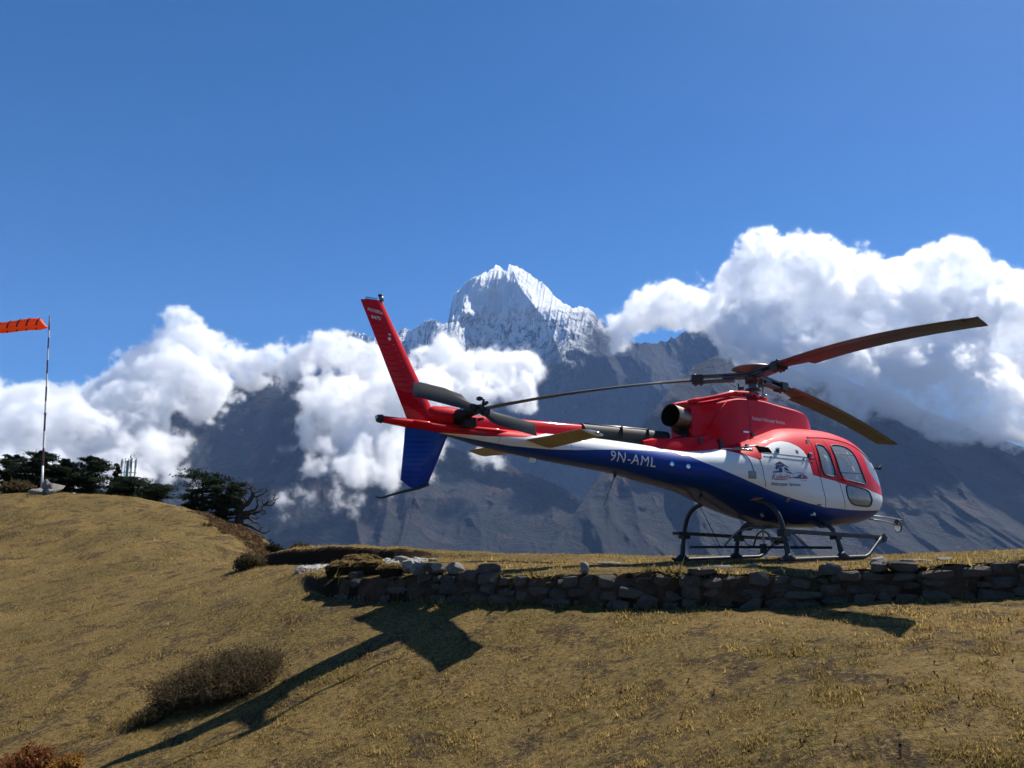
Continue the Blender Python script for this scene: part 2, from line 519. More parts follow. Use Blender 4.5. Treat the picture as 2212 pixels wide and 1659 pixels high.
# walk along the wall and lay courses of stones
_xs = np.linspace(-2.62, 7.6, 900)
_ys = WALLF(_xs)
_sl = np.concatenate([[0], np.cumsum(np.hypot(np.diff(_xs), np.diff(_ys)))])
_L = _sl[-1]
_toe = ground_h(_xs + 0.53 * 0.16, _ys - 0.0 - 0.85 * 0.16)
_toe = ground_h(_xs - 0.53 * 0.12, _ys - 0.85 * 0.12)
_top = ground_h(_xs + 0.53 * 0.16, _ys + 0.85 * 0.16)
for course in range(4):
    s = _rnd.uniform(-0.1, 0.1)
    while s < _L:
        wdt = _rnd.choice([_rnd.uniform(0.15, 0.24), _rnd.uniform(0.2, 0.32), _rnd.uniform(0.28, 0.44)])
        sc = min(max(s + wdt / 2, 0), _L)
        x = float(np.interp(sc, _sl, _xs)); toe = float(np.interp(sc, _sl, _toe)); top = float(np.interp(sc, _sl, _top))
        P, t, n = _wall_frame(x)
        hc = max(0.26, top - toe) / 3.0
        hh = hc * _rnd.uniform(0.85, 1.5)
        z = toe - 0.02 + hc * (course + 0.45) + _rnd.uniform(-0.2, 0.2) * hc
        dep = _rnd.uniform(0.2, 0.3)
        if x < -1.2 and _rnd.random() < (-1.2 - x) / 2.2 + .12 * course:
            s += wdt; continue
        if course < 3 and _rnd.random() < .13: wdt *= .55; hh *= .6
        if course == 3:
            if _rnd.random() < 0.72:
                s += wdt; continue
            hh *= 0.85
        c = P + n * (0.02 - 0.018 * course + _rnd.uniform(-0.025, 0.035)) - n * (dep * 0.3)
        place_rock('stone', _rnd.choice(_rm_wall), (c.x, c.y, z), (wdt * 1.1, dep, hh), (_rnd.uniform(-0.12, 0.12), _rnd.uniform(-0.14, 0.14), math.atan2(t.y, t.x) + _rnd.uniform(-0.15, 0.15) + (math.pi if _rnd.random() < 0.5 else 0)), wall)
        s += wdt * _rnd.uniform(0.93, 1.03)
# earth packed between the stones
_vb = []
for x in np.linspace(-2.5, 7.7, 120):
    P, t, n = _wall_frame(float(x))
    toe = float(np.interp(x, _xs, _toe)); top = float(np.interp(x, _xs, _top))
    j = 0.02 * math.sin(x * 9) + 0.015 * math.sin(x * 23)
    _vb.append([P + n * (0.03 + j) + Vector((0, 0, toe - 0.05)), P + n * (0.0 + j) + Vector((0, 0, (toe + top) / 2)), P - n * 0.03 + Vector((0, 0, top - 0.035 + j)), P - n * 0.3 + Vector((0, 0, top - 0.06)), P - n * 0.3 + Vector((0, 0, toe - 0.1))])
MB().loft(_vb, closed=True, caps=True).build('earth_core', MAT_EARTH, wall)

def WD(px, back):
    """distance of the wall line in this direction, plus a step back onto the shelf"""
    D = np.linspace(6, 13, 700); p = at(px, 1250, 1.0)
    return float(D[np.argmin(np.abs(D - WALLF(p.x * D)))]) + back
# single stones lying on the shelf and at the wall's end
def rock_thing(px, D, w, h, d, label, pale=True, dz=0.0, rz=None, tilt=0.0, group=None, name='rock'):
    p = ground_pt(px, D=D)
    rr = random.Random(int(px * 7 + D * 100))
    o = place_rock(name, rr.choice(_rm_pale if pale else _rm_wall), (p.x, p.y, p.z + h * 0.36 + dz), (w, d, h), (rr.uniform(-0.1, 0.1), tilt, rr.uniform(-0.5, 0.5) if rz is None else rz))
    return tag(o, label, 'rock', group)
rock_thing(905, WD(905, .14), 0.30, 0.21, 0.24, 'pale rounded boulder at the broken end of the stone wall', group='pale boulders at the wall end')
rock_thing(884, WD(884, .4), 0.24, 0.2, 0.22, 'pale boulder tucked behind the rounded one at the wall end', dz=0.04, group='pale boulders at the wall end')
rock_thing(946, WD(946, .12), 0.21, 0.15, 0.2, 'pale angular stone beside the rounded boulder on the wall', group='pale boulders at the wall end')
rock_thing(984, WD(984, .12), 0.25, 0.17, 0.2, 'grey stone third along the wall top from its broken end', group='pale boulders at the wall end')
rock_thing(1262, WD(1262, .1), 0.12, 0.17, 0.12, 'small upright pale stone on the wall under the tail', group='stones along the turf edge')
rock_thing(1560, 10.0, 0.34, 0.05, 0.16, 'thin white flat stone in the turf under the skids', group='stones along the turf edge')
rock_thing(1625, 9.7, 0.2, 0.05, 0.13, 'small white flat stone beside the longer one by the skids', group='stones along the turf edge')
rock_thing(1800, WD(1800, .2), 0.22, 0.1, 0.16, 'tilted pale stone in the turf edge below the front skid', tilt=0.25, group='stones along the turf edge')
rock_thing(1896, 9.6, 0.24, 0.1, 0.16, 'white stone tipped up on the turf ahead of the skid', tilt=-0.3, group='stones along the turf edge')
rock_thing(1975, 9.7, 0.42, 0.05, 0.2, 'flat white slab flush with the turf right of the helicopter', group='stones along the turf edge')
rock_thing(2040, 9.5, 0.22, 0.05, 0.16, 'short white slab at the end of the flat white slab', group='stones along the turf edge')
rock_thing(1310, 13.2, 0.5, 0.04, 0.2, 'flat pale slab in the turf behind the tail shadow', group='stones along the turf edge')
rock_thing(866, 15.2, 0.3, 0.16, 0.25, 'largest pale stone at the edge of the gravel', group='stones by the gravel')
rock_thing(935, 14.6, 0.2, 0.1, 0.2, 'pale stone at the tip of the gravel strip', group='stones by the gravel')

# gravel in the hollow
def gravel():
    rnd = random.Random(3)
    V, F, n = [], [], 0
    base = [Vector(v) for v in [(0, 0, 1), (0.9, 0, 0.4), (0.28, 0.85, 0.4), (-0.72, 0.53, 0.4), (-0.72, -0.53, 0.4), (0.28, -0.85, 0.4), (0.72, 0.53, -0.4), (-0.28, 0.85, -0.4), (-0.9, 0, -0.4), (-0.28, -0.85, -0.4), (0.72, -0.53, -0.4), (0, 0, -1)]]
    tri = [(0, 1, 2), (0, 2, 3), (0, 3, 4), (0, 4, 5), (0, 5, 1), (1, 6, 2), (2, 7, 3), (3, 8, 4), (4, 9, 5), (5, 10, 1), (2, 6, 7), (3, 7, 8), (4, 8, 9), (5, 9, 10), (1, 10, 6), (6, 11, 7), (7, 11, 8), (8, 11, 9), (9, 11, 10), (10, 11, 6)]
    spots = []
    for k in range(2600):
        t = rnd.random()
        px = 650 + 260 * t + rnd.gauss(0, 8)
        D = rnd.uniform(14.0, 15.6) + 1.3 * t + rnd.gauss(0, 0.2)
        spots.append((px, D))
    for px, D in spots:
        p = at(px, 1215, D)
        z = gz(p.x, p.y)
        s = rnd.uniform(0.012, 0.035) * (2.1 if rnd.random() < 0.07 else 1)
        R = Matrix.Rotation(rnd.uniform(0, 6.28), 3, 'Z') @ Matrix.Rotation(rnd.uniform(0, 3), 3, 'X')
        for b in base:
            q = R @ b * s * rnd.uniform(0.75, 1.2)
            V.append((p.x + q.x * 1.2, p.y + q.y * 1.2, z + 0.005 + q.z * 0.8))
        F += [(n + a, n + b2, n + c) for a, b2, c in tri]
        n += 12
    return np_mesh('gravel', np.array(V), np.array(F), MAT_GRAVEL, smooth=False)
tag(gravel(), 'pale gravel strewn in the hollow before the earth bank', 'gravel', kind='stuff')

# clods of turf broken from the edge
def grass_colour_mat():
    m, g, b = new_mat('dry_grass')
    at_ = g.N.new('ShaderNodeAttribute'); at_.attribute_name = 'tint'
    g.L.new(at_.outputs['Color'], b.inputs['Base Color'])
    b.inputs['Roughness'].default_value = 0.8
    b.inputs['Specular IOR Level'].default_value = 0.1
    tl = g.N.new('ShaderNodeBsdfTranslucent'); g.L.new(at_.outputs['Color'], tl.inputs[0])
    mx = g.N.new('ShaderNodeMixShader'); mx.inputs[0].default_value = 0.5
    out = [n for n in g.N if n.type == 'OUTPUT_MATERIAL'][0]
    g.L.new(b.outputs[0], mx.inputs[1]); g.L.new(tl.outputs[0], mx.inputs[2]); g.L.new(mx.outputs[0], out.inputs[0])
    return m
MAT_FRINGE = grass_colour_mat()
def clod(px, D, w, d, h, label, seed):
    p = ground_pt(px, D=D)
    nu, nv = 40, 20
    V = []
    for i in range(nv + 1):
        ph = -math.pi / 2 + math.pi * i / nv
        for k in range(nu):
            a = 2 * math.pi * k / nu
            ex = 0.55
            cx = math.copysign(abs(math.cos(a)) ** ex, math.cos(a)); cyy = math.copysign(abs(math.sin(a)) ** ex, math.sin(a))
            rr = math.cos(ph) ** 0.5 if math.cos(ph) > 0 else 0
            n = float(fbm(np.array([3 * math.cos(a) + seed]), np.array([3 * math.sin(a) + 2.2 * ph]), 5, seed)[0])
            rr *= 1 + 0.38 * n
            V.append((p.x + w / 2 * cx * rr, p.y + d / 2 * cyy * rr, p.z + h * (0.34 + 0.62 * math.sin(ph) * (1 + 0.25 * n))))
    F = [(i * nu + k, i * nu + (k + 1) % nu, (i + 1) * nu + (k + 1) % nu, (i + 1) * nu + k) for i in range(nv) for k in range(nu)]
    o = np_mesh('turf_clod', np.array(V), np.array(F), MAT_TURF)
    rg = np.random.default_rng(seed); VA = np.array(V); top = VA[VA[:, 2] > p.z + h * .5]
    B = top[rg.integers(0, len(top), 1500)] + rg.normal(0, .012, (1500, 3)) * np.array([1, 1, .2])
    a = rg.uniform(0, 6.28, 1500); L = rg.uniform(.012, .04, 1500); ln = rg.uniform(.3, 1.9, 1500)
    dv = np.stack([np.cos(a) * np.sin(ln), np.sin(a) * np.sin(ln), np.cos(ln)], -1) * L[:, None]; sv = np.stack([-np.sin(a), np.cos(a), 0 * a], -1) * (L * .12)[:, None]
    T = np.stack([B - sv, B + sv, B + dv], 1).reshape(-1, 3)
    f = np_mesh('turf_fringe', T, np.arange(4500).reshape(1500, 3), MAT_FRINGE, o, smooth=False)
    cc = np.ones((1500, 3, 4), np.float32); cc[:, :, :3] = (np.array([.32, .22, .075])[None] * rg.uniform(.6, 1.3, (1500, 1)))[:, None, :]
    f.data.color_attributes.new('tint', 'FLOAT_COLOR', 'POINT').data.foreach_set('color', cc.ravel())
    return tag(o, label, 'clod', 'clods of turf at the wall end')
CLODS = [(782, 15.2, 0.62, 0.4, 0.2), (742, 12.35, 0.42, 0.38, 0.2), (800, 11.95, 0.46, 0.36, 0.19), (848, 11.55, 0.36, 0.32, 0.16)]
for (a, lab, sd) in zip(CLODS, ['flat topped sod standing on the gravel below the bank', 'dark overhanging clod at the very tip of the wall', 'long grassy clod in the middle of the collapsed wall end', 'small clod between the long clod and the pale boulders'], (3, 5, 8, 12)):
    clod(*a, lab, sd)

# ------------------------------------------------------------------ grass
def build_grass(n, seed):
    rg = np.random.default_rng(seed)
    u = rg.uniform(-0.74, 0.74, n)
    a, b, k = 4.3, 34.0, -0.75
    q = rg.random(n)
    D = (a ** k + q * (b ** k - a ** k)) ** (1 / k)
    x, y = u * D, D
    z = gh_fast(x, y)
    e = 0.05
    gx = (gh_fast(x + e, y) - z) / e; gy = (gh_fast(x, y + e) - z) / e
    ok = np.hypot(gx, gy) < 0.9
    pxl = 1106 + 1737 * u
    ok &= ~((pxl > 640) & (pxl < 900) & (D > 13.9) & (D < 16.6) & (rg.random(n) < 0.97))
    ok &= (D < 20) | (u < -0.2)
    clump = 0.6 * fbm(x * 1.7, y * 1.7, 4, 91) + 0.9 * fbm(x * 7.5, y * 7.5, 3, 92)
    bare = fbm(x * 2.3 + 50, y * 2.3, 4, 57)
    ok &= rg.random(n) < np.clip(1.0 - 6.0 * np.maximum(bare - 0.06, 0), 0.05, 1) * np.clip(0.62 + 1.5 * clump, 0.12, 1)
    x, y, z, D, clump, gx, gy = [v[ok] for v in (x, y, z, D, clump, gx, gy)]
    n = len(x)
    s = (D / 7.5) ** 0.45
    L = rg.uniform(0.010, 0.030, n) * s * np.clip(1 + 1.3 * clump, 0.45, 2.2) * np.where(rg.random(n) < 0.02, 1.7, 1)
    # longer fringe along the edge of the shelf and at the wall foot
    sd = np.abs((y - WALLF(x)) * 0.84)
    L *= 1 + 0.9 * np.exp(-(sd / 0.16) ** 2) * (x > -3)
    edge = np.exp(-(((y - WALLF(x)) * 0.84 - 0.02) / 0.07) ** 2) * (x > -2.8)
    L *= 1 + 1.6 * edge
    w = L * rg.uniform(0.09, 0.17, n)
    th = rg.uniform(0, 2 * np.pi, n)
    lean = rg.uniform(0.35, 1.4, n)
    dx, dy = np.cos(th) * np.sin(lean), np.sin(th) * np.sin(lean)
    hang = (edge > 0.4) & (rg.random(n) < 0.7)
    th = np.where(hang, np.pi * 1.32 + rg.normal(0, 0.6, n), th); lean = np.where(hang, rg.uniform(1.0, 2.1, n), lean)
    dx, dy = np.cos(th) * np.sin(lean), np.sin(th) * np.sin(lean)
    V = np.zeros((n, 3, 3), np.float32)
    wx, wy = -np.sin(th) * w, np.cos(th) * w
    V[:, 0] = np.stack([x - wx, y - wy, z - 0.006 - gx * wx * 0], -1)
    V[:, 1] = np.stack([x + wx, y + wy, z - 0.006], -1)
    V[:, 2] = np.stack([x + dx * L, y + dy * L, z + np.cos(lean) * L + gx * dx * L + gy * dy * L], -1)
    F = np.arange(n * 3).reshape(n, 3)
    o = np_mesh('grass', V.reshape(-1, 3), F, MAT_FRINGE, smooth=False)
    big = fbm(x * 0.5, y * 0.5, 4, 33)
    t = np.clip(0.5 + 1.5 * big + 0.7 * fbm(x * 1.9, y * 3.1, 4, 35) + rg.normal(0, 0.2, n), 0, 1)[:, None]
    straw = np.array([0.49, 0.335, 0.115]); olive = np.array([0.29, 0.212, 0.064]); brown = np.array([0.19, 0.11, 0.045])
    c = olive * (1 - t) + straw * t
    br = (rg.random(n) < 0.22)[:, None]
    c = np.where(br, brown * rg.uniform(0.6, 1.3, (n, 1)), c) * rg.uniform(0.6, 1.25, (n, 1))
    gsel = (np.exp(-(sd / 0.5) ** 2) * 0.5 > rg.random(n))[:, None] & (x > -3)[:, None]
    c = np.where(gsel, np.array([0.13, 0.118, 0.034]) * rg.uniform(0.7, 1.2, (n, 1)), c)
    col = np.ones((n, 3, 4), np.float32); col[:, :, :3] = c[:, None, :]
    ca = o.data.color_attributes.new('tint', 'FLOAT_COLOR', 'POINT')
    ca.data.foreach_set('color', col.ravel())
    return tag(o, 'short dry straw coloured grass over the slope', 'grass', kind='stuff')
if BUILD_GRASS:
    build_grass(760000, 4)

# ------------------------------------------------------------------ helicopter
# the airframe's own frame: x forward from the rotor mast, y to port, z up from the skids
_ph, _hp, _hr = 0.9361, -0.0081, -0.0120
def _h2w(x, y, z):
    a = _hp; x, z = x * math.cos(a) + z * math.sin(a), -x * math.sin(a) + z * math.cos(a)
    b = _hr; y, z = y * math.cos(b) - z * math.sin(b), y * math.sin(b) + z * math.cos(b)
    s, c = math.sin(_ph), math.cos(_ph)
    return Vector((x * s - y * c, x * c + y * s, z))
heli = empty('helicopter')
_ex, _ey, _ez = _h2w(1, 0, 0), _h2w(0, 1, 0), _h2w(0, 0, 1)
heli.matrix_world = Matrix(((_ex.x, _ey.x, _ez.x, 4.2561), (_ex.y, _ey.y, _ez.y, 13.8216), (_ex.z, _ey.z, _ez.z, CZ - 0.3355), (0, 0, 0, 1)))
tag(heli, 'red white and blue single engine helicopter parked on the grassy shelf', 'helicopter')

ZT = pchip([3.06, 3.045, 3.0, 2.91, 2.78, 2.65, 2.5, 2.28, 1.95, 1.4, .6, 0, -.6, -1.2, -1.8, -2.3, -3, -4, -5, -6, -7.2],
           [1.1, 1.2, 1.34, 1.56, 1.8, 1.97, 2.08, 2.17, 2.24, 2.29, 2.28, 2.24, 2.1, 1.92, 1.78, 1.75, 1.79, 1.83, 1.84, 1.86, 1.89])
_bx = [3.06, 3.045, 3.0, 2.91, 2.79, 2.65, 2.38, 1.95, 1.2, .6, 0, -.6, -1.05, -1.7, -2.2, -2.7, -3.4, -4.1, -5, -5.75, -6.25, -7.2]
ZB = pchip(_bx, [1.02, .93, .84, .76, .7, .65, .6, .57, .55, .565, .65, .79, .92, 1.09, 1.16, 1.225, 1.34, 1.41, 1.5, 1.6, 1.7, 1.81])
HW = pchip(_bx, [.06, .2, .33, .47, .58, .67, .775, .87, .93, .935, .93, .9, .85, .7, .55, .43, .36, .3, .235, .18, .145, .06])
ZMF = pchip([3.06, 2.9, 2.4, 1, -.5, -1.7, -2.7, -7.2], [.42, .34, .3, .3, .34, .42, .45, .5])
NTE = pchip([3.06, 2.5, 1.5, 0, -1.5, -3, -7.2], [2, 2.3, 2.5, 2.6, 2.4, 2.1, 2])
NBE = pchip([3.06, 2.5, 1, 0, -1.5, -3, -7.2], [2, 2.2, 2.4, 2.4, 2.2, 2.05, 2])
def body_y(x, z):
    zt, zb = ZT(x), ZB(x); zm = zb + (zt - zb) * ZMF(x)
    up = z >= zm
    u = np.clip(np.where(up, (z - zm) / (zt - zm), (zm - z) / (zm - zb)), 0, 1)
    n = np.where(up, NTE(x), NBE(x))
    return HW(x) * (1 - u ** n) ** (1 / n)

# paint
RED, BLUE, WHITE = (0.60, 0.006, 0.014), (0.007, 0.042, 0.25), (0.74, 0.74, 0.72)
def paint_mat():
    m, g, b = new_mat('livery_paint')
    sep = g.N.new('ShaderNodeSeparateXYZ'); g.L.new(g.N.new('ShaderNodeTexCoord').outputs['Object'], sep.inputs[0])
    X, Zc = sep.outputs[0], sep.outputs[2]
    xf = g.range(X, -7.5, 3.5, 0, 1, False)
    def curve(pts):
        n = g.N.new('ShaderNodeFloatCurve'); g.L.new(xf, n.inputs['Value'])
        c = n.mapping.curves[0]
        pp = [((x + 7.5) / 11.0, (z - 0.5) / 2.0) for x, z in pts]
        while len(c.points) < len(pp): c.points.new(0.5, 0.5)
        for q, (a, bb) in zip(c.points, pp): q.location = (a, min(max(bb, 0), 1)); q.handle_type = 'VECTOR'
        n.mapping.update()
        return g.math('MULTIPLY_ADD', n.outputs[0], 2.0, 0.5)
    blue = curve([(-7.5, 1.55), (-6.75, 1.68), (-6.43, 1.72), (-6.27, 1.71), (-5.81, 1.65), (-5.41, 1.61), (-4.85, 1.59), (-4.39, 1.6), (-3.6, 1.645), (-2.99, 1.66), (-2.59, 1.66), (-2.35, 1.63), (-2.07, 1.5), (-1.62, 1.335), (-1.3, 1.23), (-.87, 1.1), (-.45, 1.0), (.02, .92), (.48, .855), (1.21, .82), (1.79, .815), (2.4, .83), (3.5, .86)])
    red = curve([(-7.5, 1.6), (-6.44, 1.73), (-5.84, 1.71), (-5.21, 1.73), (-5.0, 1.77), (-4.7, 1.84), (-4.65, 2.5), (-1.84, 2.5), (-1.83, 1.78), (-1.61, 1.75), (-1.46, 1.69), (-1.3, 1.64), (-1.03, 1.56), (-.95, 1.70), (-.86, 1.76), (-.77, 1.81), (-.54, 1.89), (-.35, 1.92), (-.18, 1.9), (-.01, 1.83), (.09, 1.74), (.13, 1.6), (.135, 1.37), (.7, 1.3), (1.05, 1.24), (1.78, 1.19), (2.04, 1.14), (2.5, 1.1), (3.5, 1.06)])
    isred = g.math('GREATER_THAN', Zc, red); isblue = g.math('LESS_THAN', Zc, blue)
    c = g.mix(isblue, WHITE, BLUE); c = g.mix(isred, c, RED)
    tc = g.N.new('ShaderNodeTexCoord').outputs['Object']
    dirt = g.noise(g.scale_vec(tc, (0.8, 2.0, 3.0)), 2.2, 6, 0.65)
    c = g.mix(g.range(dirt, 0.52, 0.8, 0, 0.22), c, (0.13, 0.115, 0.1))
    g.L.new(c, b.inputs['Base Color'])
    g.L.new(g.range(dirt, 0.3, 0.75, 0.5, 0.6), b.inputs['Roughness']); b.inputs['Specular IOR Level'].default_value = 0.06
    b.inputs['Coat Weight'].default_value = 0.22; b.inputs['Coat Roughness'].default_value = 0.035
    g.L.new(g.bump(g.noise(g.scale_vec(tc, (1, 1, 1)), 3.2, 2, 0.5), 0.05, 0.05), b.inputs['Normal'])
    return m
M_PAINT = paint_mat()
M_RED = principled('red_paint', RED, 0.55, spec=0.06, coat=0.25, noise=(2.5, 0.12))
M_BLUE = principled('blue_paint', BLUE, 0.55, spec=0.06, coat=0.25, noise=(2.5, 0.12))
M_WHITE = principled('white_paint', WHITE, 0.3, coat=0.4, noise=(3, 0.05))
M_BLACK = principled('black_rubber', (0.012, 0.012, 0.013), 0.6)
M_DARK = principled('dark_metal', (0.045, 0.047, 0.05), 0.42, metal=0.35, noise=(9, 0.3))
M_GREY = principled('grey_metal', (0.20, 0.21, 0.22), 0.42, metal=0.6, noise=(9, 0.2))
M_SKID = principled('skid_paint', (0.028, 0.034, 0.042), 0.5, spec=0.25, noise=(7, 0.3))
M_CHROME = principled('bright_metal', (0.6, 0.6, 0.6), 0.15, metal=1.0)
M_STEEL = principled('heated_steel', (0.2, 0.165, 0.13), 0.4, metal=0.8, noise=(5, 0.35))
M_BLADE = principled('blade_paint', (0.045, 0.043, 0.044), 0.5, spec=0.3, noise=(3, 0.25))
M_BLADE_EDGE = principled('blade_leading_edge', (0.08, 0.085, 0.09), 0.45, metal=0.3)
M_TRBLADE = principled('tail_rotor_blade_paint', (0.03, 0.032, 0.035), 0.5, spec=0.25, noise=(6, 0.2))
M_TAN = principled('tailplane_tan', (0.25, 0.19, 0.105), 0.45, noise=(5, 0.2))
M_SOOT = principled('soot_black', (0.014, 0.013, 0.012), 0.6, spec=0.25, noise=(6, 0.4))
M_SLOT = principled('slot_shadow', (0.004, 0.004, 0.004), 0.9, spec=0.0)
M_LINING = principled('cabin_lining', (0.75, 0.75, 0.73), 0.7)
M_SEAT = principled('seat_fabric', (0.10, 0.11, 0.13), 0.85)
M_TEXTW = principled('white_lettering', (0.7, 0.7, 0.68), 0.4)
M_TEXTR = principled('red_lettering', (0.33, 0.012, 0.03), 0.4)
M_TEXTN = principled('navy_lettering', (0.03, 0.028, 0.13), 0.4)
M_TEXTG = principled('grey_lettering', (0.035, 0.03, 0.045), 0.4)
def glass_mat():
    m = bpy.data.materials.new('window_glass'); m.use_nodes = True
    nt = m.node_tree; nt.nodes.clear()
    g = NG(nt)
    tr = nt.nodes.new('ShaderNodeBsdfTransparent'); tr.inputs[0].default_value = (0.8, 0.85, 0.87, 1)
    gl = nt.nodes.new('ShaderNodeBsdfGlossy'); gl.inputs['Roughness'].default_value = 0.02
    fr = nt.nodes.new('ShaderNodeFresnel'); fr.inputs[0].default_value = 1.75
    mx = nt.nodes.new('ShaderNodeMixShader'); nt.links.new(fr.outputs[0], mx.inputs[0]); nt.links.new(tr.outputs[0], mx.inputs[1]); nt.links.new(gl.outputs[0], mx.inputs[2])
    # pale diffuse lightens the panes for cloud reflection, as well as hazy acrylic
    df = nt.nodes.new('ShaderNodeBsdfDiffuse'); df.inputs[0].default_value = (0.75, 0.78, 0.8, 1)
    m2 = nt.nodes.new('ShaderNodeMixShader'); m2.inputs[0].default_value = 0.2
    nt.links.new(mx.outputs[0], m2.inputs[1]); nt.links.new(df.outputs[0], m2.inputs[2])
    o = nt.nodes.new('ShaderNodeOutputMaterial'); nt.links.new(m2.outputs[0], o.inputs[0])
    return m
M_GLASS = glass_mat()

# window outlines on the side of the cabin (x, z)
def smooth_poly(pts, it=2):
    for _ in range(it):
        out = []
        for i in range(len(pts)):
            a, b = pts[i], pts[(i + 1) % len(pts)]
            out += [(a[0] * .8 + b[0] * .2, a[1] * .8 + b[1] * .2), (a[0] * .2 + b[0] * .8, a[1] * .2 + b[1] * .8)]
        pts = out
    return pts
WIN_FRONT = smooth_poly([(1.0, 1.93), (1.26, 1.945), (1.5, 1.915), (1.63, 1.83), (1.67, 1.68), (1.7, 1.48), (1.79, 1.26), (1.54, 1.275), (1.06, 1.325), (0.95, 1.42), (0.945, 1.68), (0.955, 1.85)])
WIN_AFT = smooth_poly([(0.53, 1.915), (0.74, 1.91), (0.8, 1.78), (0.81, 1.55), (0.8, 1.37), (0.67, 1.36), (0.48, 1.385), (0.43, 1.47), (0.45, 1.67), (0.5, 1.85)])
WIN_LOW = smooth_poly([(1.06, 1.24), (1.43, 1.21), (1.83, 1.165), (1.95, 1.02), (1.92, 0.885), (1.56, 0.89), (1.24, 0.91), (1.08, 1.03)])
def in_poly(x, z, poly):
    x = np.asarray(x); z = np.asarray(z); c = np.zeros(x.shape, bool)
    for i in range(len(poly)):
        (x1, z1), (x2, z2) = poly[i], poly[i - 1]
        t = ((z1 > z) != (z2 > z)) & (x < (x2 - x1) * (z - z1) / (z2 - z1 + 1e-12) + x1)
        c ^= t
    return c

def hull(xs, nth, shrink=1.0):
    th = np.linspace(0, 2 * np.pi, nth, endpoint=False)
    X = np.repeat(xs[:, None], nth, 1)
    zt, zb, hw = ZT(xs)[:, None], ZB(xs)[:, None], HW(xs)[:, None]
    zm = zb + (zt - zb) * ZMF(xs)[:, None]
    c, s = np.cos(th)[None], np.sin(th)[None]
    n = np.where(s > 0, NTE(xs)[:, None], NBE(xs)[:, None])
    if shrink != 1.0:
        hw = np.maximum(hw - shrink, 0.02); zt = np.maximum(zt - shrink, zm + 0.02); zb = np.minimum(zb + shrink, zm - 0.02)
    Yc = hw * np.sign(c) * np.abs(c) ** (2 / n)
    Zc = np.where(s > 0, zm + (zt - zm) * np.abs(s) ** (2 / n), zm - (zm - zb) * np.abs(s) ** (2 / n))
    return np.stack([X, Yc, Zc], -1)
def grid_faces(a, b, rev=False):
    i = np.arange(a - 1)[:, None] * b + np.arange(b)[None]
    j = np.arange(a - 1)[:, None] * b + (np.arange(b)[None] + 1) % b
    f = np.stack([i, i + b, j + b, j], -1)
    return f[..., ::-1].reshape(-1, 4) if rev else f.reshape(-1, 4)
def window_sets(C):
    """which window a face centre belongs to; C (n,3)"""
    x, y, z = C[:, 0], C[:, 1], C[:, 2]
    out = {}
    for nm, poly in (('front_door_window', WIN_FRONT), ('rear_door_window', WIN_AFT), ('lower_door_window', WIN_LOW)):
        ins = in_poly(x, z, poly)
        out[nm + '_s'] = ins & (y < -0.2); out[nm + '_p'] = ins & (y > 0.2)
    scr = in_poly(np.abs(y), z, smooth_poly([(0.03, 2.1), (0.45, 2.06), (0.68, 1.9), (0.81, 1.65), (0.83, 1.42), (0.7, 1.22), (0.03, 1.22)])) & (x > 2.02)
    scr |= in_poly(np.abs(y), z, smooth_poly([(0.12, 0.98), (0.5, 0.98), (0.55, 0.85), (0.4, 0.72), (0.12, 0.7)])) & (x > 2.2)
    out['windscreen_s'] = scr & (y < 0); out['windscreen_p'] = scr & (y > 0)
    return out
_xs = np.unique(np.concatenate([np.arange(-7.2, -2.6, 0.09), np.arange(-2.6, 0.36, 0.045), np.arange(0.36, 2.9, 0.0125), np.linspace(2.9, 3.06, 26)]))
_NT = 300
_H = hull(_xs, _NT)
_V = _H.reshape(-1, 3); _F = grid_faces(len(_xs), _NT, True)
_C = _V[_F].mean(1)
_W = window_sets(_C)
_hole = np.zeros(len(_F), bool)
for k in _W: _hole |= _W[k]
_V2 = np.vstack([_V, [[3.07, 0, 1.06], [-7.23, 0, 1.85]]])
def compact(V, F):
    idx, inv = np.unique(F, return_inverse=True)
    return V[idx], inv.reshape(F.shape)
fus = np_mesh('fuselage', *compact(_V, _F[~_hole]), M_PAINT, heli)
_caps = MB()
_n = len(_xs)
_caps.add(list(_H[-1]) + [Vector((3.065, 0, 1.06))], [(k, (k + 1) % _NT, _NT) for k in range(_NT)])
_caps.build('nose_cap', M_PAINT, fus, True)
MB().add(list(_H[0]) + [Vector((-7.215, 0, 1.85))], [((k + 1) % _NT, k, _NT) for k in range(_NT)]).build('tail_cap', M_RED, fus, True)
_labels = {'front_door_window': 'large front door window', 'rear_door_window': 'narrow window in the rear door', 'lower_door_window': 'low chin window in the front door', 'windscreen': 'curved windscreen pane'}
PANES = {}
for k, msk in _W.items():
    if msk.any():
        p = np_mesh(k[:-2], *compact(_V, _F[msk]), M_GLASS, heli)
        PANES[k] = p
# rubber seals round the side windows, on both sides
for nm, poly in (('front_door_window', WIN_FRONT), ('rear_door_window', WIN_AFT), ('lower_door_window', WIN_LOW)):
    for sg, sfx in ((-1, '_s'), (1, '_p')):
        pts = [Vector((x, sg * (float(body_y(np.array(x), np.array(z))) + 0.003), z)) for x, z in poly]
        pts.append(pts[0])
        MB().tube(pts, 0.013, 6, caps=False).build('window_seal', M_BLACK, PANES[nm + sfx], True)
